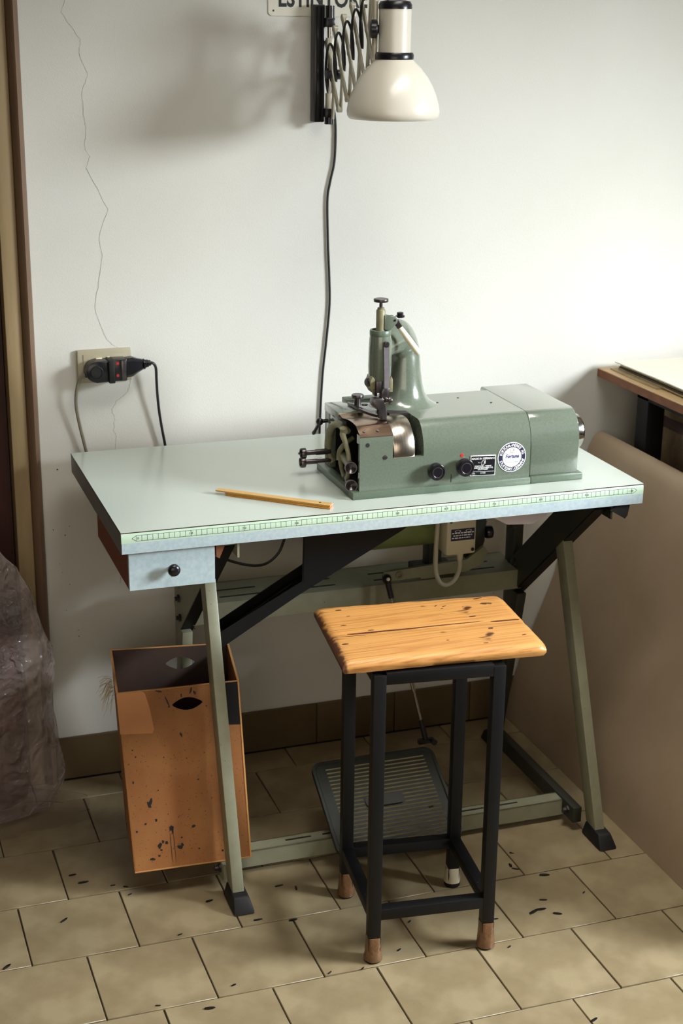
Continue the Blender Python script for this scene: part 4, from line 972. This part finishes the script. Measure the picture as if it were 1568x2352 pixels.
# ------------------------------------------------------------------ cardboard waste box
bxx = thing('scrap_box', 'stained brown fibreboard scrap box with hand holes behind the left table leg', 'box', (.11, .16, .06))
f0, f1, f2, f3 = Vector((-.0120, .0590, .0590)), Vector((.2215, .0470, .0590)), Vector((.2256, .1450, .4004)), Vector((-.0167, .1560, .4018))
b0, b1, b2, b3 = Vector((.010, .255, .0590)), Vector((.243, .238, .0590)), Vector((.2510, .3160, .4090)), Vector((.0085, .3460, .4130))
def panel(q, t, out, hole=None, n=26):
    """bilinear panel q (4 corners, bottom-left anticlockwise), thickness t, optional eye-shaped hand hole."""
    mb = MB(); bm = mb.bm
    nrm = (q[1] - q[0]).cross(q[3] - q[0]).normalized() * (1 if out else -1) * t
    P = lambda u, v: q[0].lerp(q[1], u).lerp(q[3].lerp(q[2], u), v)
    if not hole:
        mb.hexa([P(0, 0), P(1, 0), P(1, 1), P(0, 1)], [P(0, 0) + nrm, P(1, 0) + nrm, P(1, 1) + nrm, P(0, 1) + nrm], .0006); return mb
    hu, hv, a, b = hole
    inner = []; outer = []
    for k in range(n * 2):
        th = 2 * PI * k / (n * 2); c_, s_ = math.cos(th), math.sin(th)
        inner.append((hu + a * c_, hv + b * s_ * (1 - .5 * c_ * c_)))
        m_ = min(((1 - hu) / c_ if c_ > 1e-6 else (-hu / c_ if c_ < -1e-6 else 9e9)), ((1 - hv) / s_ if s_ > 1e-6 else (-hv / s_ if s_ < -1e-6 else 9e9)))
        outer.append([hu + c_ * m_, hv + s_ * m_])
    for cu, cv in ((0, 0), (1, 0), (1, 1), (0, 1)):
        k = min(range(len(outer)), key=lambda i: (outer[i][0] - cu) ** 2 + (outer[i][1] - cv) ** 2 * .3); outer[k] = [cu, cv]
    A = [bm.verts.new(P(*i)) for i in inner]; O = [bm.verts.new(P(*o)) for o in outer]
    A2 = [bm.verts.new(P(*i) + nrm) for i in inner]; O2 = [bm.verts.new(P(*o) + nrm) for o in outer]
    N = len(A)
    for k in range(N):
        l = (k + 1) % N
        bm.faces.new((A[k], A[l], O[l], O[k])); bm.faces.new((A2[l], A2[k], O2[k], O2[l])); bm.faces.new((A[l], A[k], A2[k], A2[l])); bm.faces.new((O[k], O[l], O2[l], O2[k]))
    return mb
fpn = panel([f0, f1, f2, f3], .003, False, (.565, .905, .125, .036)).build('front_panel', 'card', bxx)
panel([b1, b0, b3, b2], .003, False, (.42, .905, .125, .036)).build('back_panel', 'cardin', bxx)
panel([b0, f0, f3, b3], .003, False).build('side_panel', 'card', bxx)
panel([f1, b1, b2, f2], .003, False).build('side_panel', 'card', bxx)
MB().hexa([f0 + Vector((.004, .004, .0)), f1 + Vector((-.004, .004, 0)), b1 + Vector((-.004, -.004, 0)), b0 + Vector((.004, -.004, 0))], [f0 + Vector((.004, .004, .003)), f1 + Vector((-.004, .004, .003)), b1 + Vector((-.004, -.004, .003)), b0 + Vector((.004, -.004, .003))]).build('bottom_panel', 'card', bxx)
FP = lambda u, v, h=0: f0.lerp(f1, u).lerp(f3.lerp(f2, u), v) + Vector((0, -.95, .3)) * h
def on_front(poly, h0, h1): return MB().loft([[FP(u, v, h0) for u, v in poly], [FP(u, v, h1) for u, v in poly]])
on_front([(-.006, .775), (.255, .762), (.272, .782), (.252, .9), (.225, .985), (.21, .998), (-.006, 1.0)], -.001, .0016).build('patch', 'cardpatch', bxx)
on_front([(.86, .765), (1.004, .755), (1.004, 1.0), (.86, 1.0)], -.001, .0012).build('corner_tape', 'boxcorner', bxx)
SP = lambda u, v, h=0: f1.lerp(b1, u).lerp(f2.lerp(b2, u), v) + Vector((1, 0, 0)) * h
MB().loft([[SP(u, v, -.0005) for u, v in ((0, .755), (.12, .755), (.12, 1.0), (0, 1.0))], [SP(u, v, .0012) for u, v in ((0, .755), (.12, .755), (.12, 1.0), (0, 1.0))]]).build('corner_tape', 'boxcorner', bxx)
# raw rim edges
mb = MB()
for a, b in ((f3, f2), (f2, b2), (f3, b3), (b3, b2)): mb.bar(a + Vector((0, 0, .0012)), b + Vector((0, 0, .0012)), .0042, .0012)
mb.bar(f0 + Vector((0, -.0012, 0)), f1 + Vector((0, -.0012, 0)), .002, .002); mb.bar(f1, f2, .0032, .0025, up=(0, 1, 0))
mb.build('rim_edge', 'cardedge', bxx)
# dye stains
rng = random.Random(3); mb = MB()
def blot(u, v, a, b, rot=0):
    R_ = []
    for k in range(11):
        t = 2 * PI * k / 11; q = 1 + rng.uniform(-.28, .28); x_, y_ = a * q * math.cos(t), b * q * math.sin(t)
        R_.append((u + (x_ * math.cos(rot) - y_ * math.sin(rot)) / .23, v + (x_ * math.sin(rot) + y_ * math.cos(rot)) / .355))
    mb.loft([[FP(uu, vv, .0001) for uu, vv in R_], [FP(uu, vv, .0005) for uu, vv in R_]])
for u, v, a, b in [(.19, .385, .003, .006), (.175, .365, .0028, .007), (.78, .37, .0012, .010), (.85, .345, .0025, .0022), (.22, .275, .002, .0025), (.13, .262, .0022, .002), (.34, .222, .004, .005), (.35, .21, .002, .009), (.53, .215, .004, .0025), (.23, .13, .004, .006), (.26, .15, .0025, .003), (.29, .142, .003, .0035), (.40, .108, .006, .004), (.42, .12, .003, .003), (.16, .06, .006, .0022), (.22, .075, .0022, .002), (.56, .085, .002, .0018), (.76, .055, .002, .002), (.24, .105, .0022, .002), (.42, .16, .0018, .0018), (.60, .475, .0016, .0018), (.06, .50, .0018, .0026), (.26, .44, .0014, .0014), (.05, .225, .0022, .002), (.40, .93, .0012, .012), (.41, .90, .0016, .003), (.60, .975, .0018, .006), (.63, .962, .0025, .004), (.52, .955, .0012, .004), (.20, .995, .004, .002), (.34, .99, .006, .0016), (.85, .955, .003, .0022), (.33, .62, .0012, .0012), (.52, .60, .0012, .0012), (.49, .735, .002, .005), (.08, .68, .0014, .0016), (.10, .64, .0014, .0016), (.82, .93, .002, .0022), (.72, .88, .0012, .0014)]:
    blot(u, v, a, b, rng.uniform(-.4, .4))
for k in range(60): 
    s_ = rng.uniform(.0003, .0009); blot(rng.uniform(.02, .93), rng.random() ** 1.3 * .9, s_, s_)
for du in (0, .03): blot(.325 + du, .12, .0005, .030, 0)
stuff(mb.build('dye_stain', 'stain', bxx))
# frayed leather fluff caught on the left edge
mb = MB(); rng = random.Random(5); q0 = b3.lerp(f3, .45) + Vector((0, 0, -.035))
for k in range(46):
    p = q0 + Vector((rng.uniform(-.004, .0), rng.uniform(-.02, .02), rng.uniform(-.02, .015)))
    d = Vector((-rng.uniform(.008, .030), rng.uniform(-.02, .01), rng.uniform(-.045, .012)))
    mb.tube([p, p + d * .5 + Vector((0, 0, .006)), p + d], .00035, 4, smooth=2)
fz = stuff(mb.build('frayed_fibre', 'fray', bxx))

# ------------------------------------------------------------------ scraps on the floor
SC = [(-.116, .184), (-.100, .150), (-.046, .120), (-.022, .107), (-.020, .077), (-.159, .027), (.124, .005), (.271, .015), (.301, -.004), (.197, -.088), (.261, -.110), (.042, -.090), (-.283, -.091), (.097, -.275), (-.046, -.291), (.039, -.327), (.274, -.294), (.772, -.017), (.748, -.060), (.753, -.076), (.799, -.115), (.845, -.199), (.755, -.198), (.719, -.230), (.736, -.227), (.760, -.251), (.637, -.230), (.474, -.186), (.421, -.267), (.622, -.323), (.335, -.301), (.669, -.570)]
BIG = {0: .008, 1: .011, 5: .010, 12: .010, 15: .010, 20: .011, 23: .014, 24: .011, 25: .009, 22: .008, 9: .009, 18: .008, 19: .008, 7: .009, 6: .008, 31: .009, 8: .008, 10: .009}
SL = ['black scrap on the floor left of the scrap box, rearmost of its row', 'long black scrap on the floor left of the scrap box, second from the rear',
 'tiny black scrap on the floor just left of the scrap box bottom', 'tiny black scrap under the left bottom corner of the scrap box',
 'thin black scrap on the tile joint below the left corner of the scrap box', 'black scrap in the middle of a tile, farther out from the scrap box corner',
 'upright black scrap on the floor left of the front left table foot', 'flat black scrap on the floor between table foot and rear left stool foot',
 'upright black scrap on the floor nearest the rear left stool foot', 'black scrap beside a tile joint in front of the front left table foot',
 'black scrap at a tile corner left of the front left stool leg', 'small black scrap on a tile joint in front and left of the table foot',
 'black scrap on a tile joint at the left edge of the picture', 'tiny black scrap on the front tiles, below the front left table foot',
 'black scrap on the tile joint nearest the bottom left of the picture', 'larger black scrap on the front tile, second from the bottom edge',
 'black scrap on a joint to the left of the front left stool foot', 'black scrap nearest the front right table foot, rearmost of three',
 'upright black scrap right of the stool, middle of the three near the cross rail', 'short slanted black scrap right of the stool, frontmost of the three near the cross rail',
 'long black scrap on a tile joint right of the stool', 'black scrap farthest right on the floor beside a tile joint',
 'slanted black scrap right of the stool above the scrap cluster', 'largest black scrap of the cluster right of the stool',
 'thin black scrap touching the largest scrap right of the stool', 'black scrap right of the cluster beside the stool',
 'tiny black scrap touching the front right stool leg', 'black scrap on the floor inside the stool under its front stretcher',
 'black scrap on the floor between the two front stool feet', 'tiny black scrap just right of the front right stool foot',
 'tiny black scrap just left of the front left stool foot', 'black crumb on the floor at the bottom edge, right of the stool']
rng = random.Random(11)
for i, (x, y) in enumerate(SC):
    l = BIG.get(i, .005); w = l * rng.uniform(.25, .42); a = rng.uniform(-.7, .7) if i not in (8, 18) else 1.4
    R_ = [(-l, -w * .6), (-l * .3, -w), (l * .5, -w * .8), (l, -w * .1), (l * .8, w * .7), (0, w), (-l * .8, w * .8)]
    R_ = [(x + u * math.cos(a) - v * math.sin(a), y + u * math.sin(a) + v * math.cos(a)) for u, v in R_]
    curl = rng.uniform(.0, .0025)
    mb = MB().loft([[(u, v, .0001) for u, v in R_], [(u, v, .0012 + (curl if k < 2 else 0)) for k, (u, v) in enumerate(R_)]])
    lab, g = SL[i], 'leather scraps on the floor'
    tag(mb.build('leather_scrap', 'scrap'), lab, 'scrap', g)

# ------------------------------------------------------------------ brown sheet leaning at the right
pr = [(1.040, .0), (1.048, .05), (1.058, .10), (1.075, .153), (1.093, .20), (1.112, .251), (1.132, .31), (1.154, .369), (1.176, .46), (1.198, .56), (1.218, .65), (1.230, .69), (1.238, .708), (1.249, .720), (1.262, .724), (1.274, .716), (1.280, .70)]
mb = MB(); ny = 24
for j in range(2):
    pass
def sheet_pt(i, y, off):
    x, z = pr[i]; a = pr[max(i - 1, 0)]; b = pr[min(i + 1, len(pr) - 1)]; t = Vector((b[0] - a[0], b[1] - a[1])).normalized()
    wv = .004 * noise.noise(Vector((y * 3, i * .35, 0))) * min(1, i / 4) * (1 if i < 11 else .4)
    return (x + (t.y) * (off + wv), y, z - t.x * (off + wv))
SY0, SY1 = -.50, .590
rings = []
for j in range(ny + 1):
    y = SY0 + (SY1 - SY0) * j / ny
    rings.append([sheet_pt(i, y, 0) for i in range(len(pr))] + [sheet_pt(i, y, .005) for i in range(len(pr) - 1, -1, -1)])
sh = mb.loft(rings).build('leaning_sheet', 'sheet', smooth=50)
tag(sh, 'large tan-brown curved sheet with rolled top leaning between table and workbench', 'sheet')

# ------------------------------------------------------------------ workbench at the right edge
wb = thing('workbench', 'wooden topped workbench on black steel legs at the right edge of the picture', 'workbench', (1.6, .15, 0))
BY0 = -.52
MB().box((1.245, BY0, .858), (2.25, .598, .8785), .0015).build('bench_top', 'benchtop', wb)
MB().box((1.2436, BY0, .8585), (1.2455, .598, .8765)).build('edge_band', 'benchedge', wb)
for yy in (.43, BY0 + .02):
    for xx in (1.287, 2.18): MB().box((xx, yy, 0), (xx + .045, yy + .05, .858), .0015).build('leg', 'blacksteel', wb)
MB().box((1.287, BY0 + .02, .832), (1.325, .48, .858)).build('top_rail', 'blacksteel', wb)
MB().box((1.287, .44, .832), (2.22, .48, .858)).build('rear_rail', 'blacksteel', wb)
MB().box((1.34, BY0 + .02, .60), (2.20, .50, .612)).box((1.30, BY0 + .02, .592), (1.33, .48, .60)).box((1.287, BY0 + .05, .585), (2.22, BY0 + .08, .60)).build('lower_shelf', 'benchtop', wb)
# stack of leather sheets
rng = random.Random(2)
zs = .8787
specs = [('leather_tan', 1.262, .0030, 'tan leather piece at the bottom of the stack on the workbench'),
         ('leather_tan', 1.276, .0030, 'second tan leather sheet from the bottom of the workbench stack'),
         ('leather_dark', 1.280, .0026, 'dark brown leather sheet low in the stack on the workbench'),
         ('leather_tan', 1.284, .0030, 'tan leather sheet in the middle of the workbench stack'),
         ('leather_dark', 1.286, .0026, 'dark brown leather sheet just under the top of the workbench stack'),
         ('leather_cream', 1.270, .0026, 'large cream leather sheet topmost of the stack on the workbench')]
for i, (m_, x0_, t_, lab) in enumerate(specs):
    ny = 22; A = []
    y_end = .560 if i else .575
    y_st = BY0 + .02 if i else .36
    rings = []
    for j in range(ny + 1):
        y = y_st + (y_end - y_st) * j / ny
        xx = x0_ + .005 * noise.noise(Vector((y * 6, i * 3.1, 0)))
        lift = (.0022 + .0020 * noise.noise(Vector((y * 5, i * 1.7, 2)))) if i == 5 else 0
        xr = 1.40 if i == 0 else 2.1
        rings.append([(xx, y, zs + lift), (xx + .03, y, zs + lift * .5), (xr, y, zs), (xr, y, zs + t_), (xx + .03, y, zs + t_ + lift * .5), (xx, y, zs + t_ + lift)])
    o = MB().loft(rings).build('leather_sheet', m_, smooth=40); tag(o, lab, 'leather', 'leather sheets stacked on the workbench')
    zs += t_ + .0004 + (.0006 if i == 4 else 0)
# wrapped goods on the bench's lower shelf
cb = thing('wrapped_carton', 'tan carton wrapped in dull plastic on the shelf under the workbench', 'carton', (1.6, .2, .612))
MB().box((1.372, BY0 + .10, .6125), (1.86, .575, .815), .008).build('carton', 'yellowpaper', cb)
MB().box((1.369, BY0 + .14, .752), (1.3725, .50, .778)).build('red_band', 'maroon', cb)
mb = MB()
g = bmesh.ops.create_cube(mb.bm, size=1)['verts']; bmesh.ops.subdivide_edges(mb.bm, edges=mb.bm.edges[:], cuts=14, use_grid_fill=True)
for v in mb.bm.verts:
    v.co = Vector((1.625 + v.co.x * .520, (BY0 + .675) / 2 + v.co.y * (.575 - BY0 - .08), .7215 + v.co.z * .206)); v.co += Vector((noise.noise(v.co * 14), noise.noise(v.co * 14 + Vector((9, 0, 0))), noise.noise(v.co * 14 + Vector((0, 9, 0))) * .3)) * .007
mb.build('plastic_wrap', 'filmdull', cb)
tag(MB().tube([(1.345, BY0 + .12, .628), (1.346, .0, .628), (1.345, .20, .628), (1.346, .40, .628)], [.010, .0118, .0112, .008], 14, smooth=5).build('cloth_roll', 'maroon'), 'dark maroon cloth roll lying under the workbench in front of the carton', 'cloth')

# ------------------------------------------------------------------ plastic bag at the far left
bagc = thing('plastic_bag', 'crumpled clear plastic bag standing against the door frame at far left', 'bag', (-.31, .48, 0))
def bag(scale, seed, mname, nm, wr, parent, rx_add=0):
    prf = [(.0, .18, .060), (.01, .215, .080), (.05, .232, .086), (.15, .226, .088), (.27, .220, .090), (.38, .222, .090), (.45, .206, .084), (.51, .180, .072), (.56, .158, .060), (.62, .118, .044), (.665, .085, .028), (.70, .050, .012)]
    P = []
    for (z0_, a0, b0_), (z1_, a1, b1_) in zip(prf, prf[1:]):
        for k in range(5): t = k / 5; P.append((z0_ + (z1_ - z0_) * t, a0 + (a1 - a0) * t, b0_ + (b1_ - b0_) * t))
    P.append(prf[-1]); rings = []
    n_ = 96
    for z, a, b in P:
        R_ = []
        for k in range(n_):
            th = 2 * PI * k / n_; p = Vector((-.315 + (a + rx_add) * scale * math.cos(th), .490 + b * scale * math.sin(th), z * (1 if scale > .9 else .88) + (.002 if scale > .9 else .02)))
            s = Vector((seed, seed * 2, 0))
            rg = lambda q: (1 - abs(noise.noise(q)) * 1.6) ** 2
            w_ = wr * (rg(Vector((p.x * 5, p.y * 5, p.z * 3.2)) + s) * .9 + rg(Vector((p.x * 11, p.y * 11, p.z * 8)) - s) * .4 - .75) * min(1, z * 14 + .15)
            p += Vector((math.cos(th), math.sin(th) * .7, .4 * noise.noise(p * 15))) * w_
            p.z = max(p.z, .002 if scale > .9 else .016); p.y = min(p.y, WY - .0310); R_.append(p)
        rings.append(R_)
    return MB().loft(rings).build(nm, mname, parent, smooth=32)
bag(1.0, 1.3, 'filmclear', 'bag_film', .020, bagc)
bd1 = bag(.70, 4.1, 'maroon', 'cloth_bundle', .016, None)
tag(bd1, 'dark maroon cloth bundle inside the clear plastic bag at far left', 'cloth')
# tightly crumpled, glinting part of the film
mb = MB(); rings = []
for i in range(29):
    R_ = []
    for k in range(29):
        u, t = i / 28 - .5, k / 28 - .5
        q = Vector((u * 6, t * 6, 3)); e_ = max(0, 1 - (u * u + t * t) * 4.2)
        fold = (1 - abs(noise.noise(q * 1.6)) * 2) * .010 + (1 - abs(noise.noise(q * 4.1)) * 2) * .0045
        R_.append((-.182 + u * .082 + .008 * noise.noise(q), .4115 - fold * e_ + .012 * (1 - e_), .487 + t * .098 + .008 * noise.noise(q + Vector((5, 0, 0)))))
    rings.append(R_)
o = mb.loft(rings, caps=False, closed=False).build('film_crumple', 'filmbright', bagc, smooth=20); o['label'] = 'tightly crumpled glinting patch of clear film'
# loose skirt of film in front of the bag's base, and a fold beside it
mb = MB(); rings = []
for i in range(14):
    u = i / 13; R_ = []
    for k in range(18):
        t = k / 17
        x_ = -.40 + .36 * u; z_ = .18 * (1 - t) * (1 - .75 * u) ; y_ = .39 - .055 * t * (1 - .5 * u) + .03 * u + .010 * noise.noise(Vector((u * 7, t * 5, 0)))
        R_.append((x_ + .012 * noise.noise(Vector((u * 5, t * 6, 4))), y_, max(.003, z_ + .016 * abs(noise.noise(Vector((u * 9, t * 7, 8)))))))
    rings.append(R_)
mb.loft(rings, caps=False, closed=False).build('film_skirt', 'filmfaint', bagc, smooth=30)
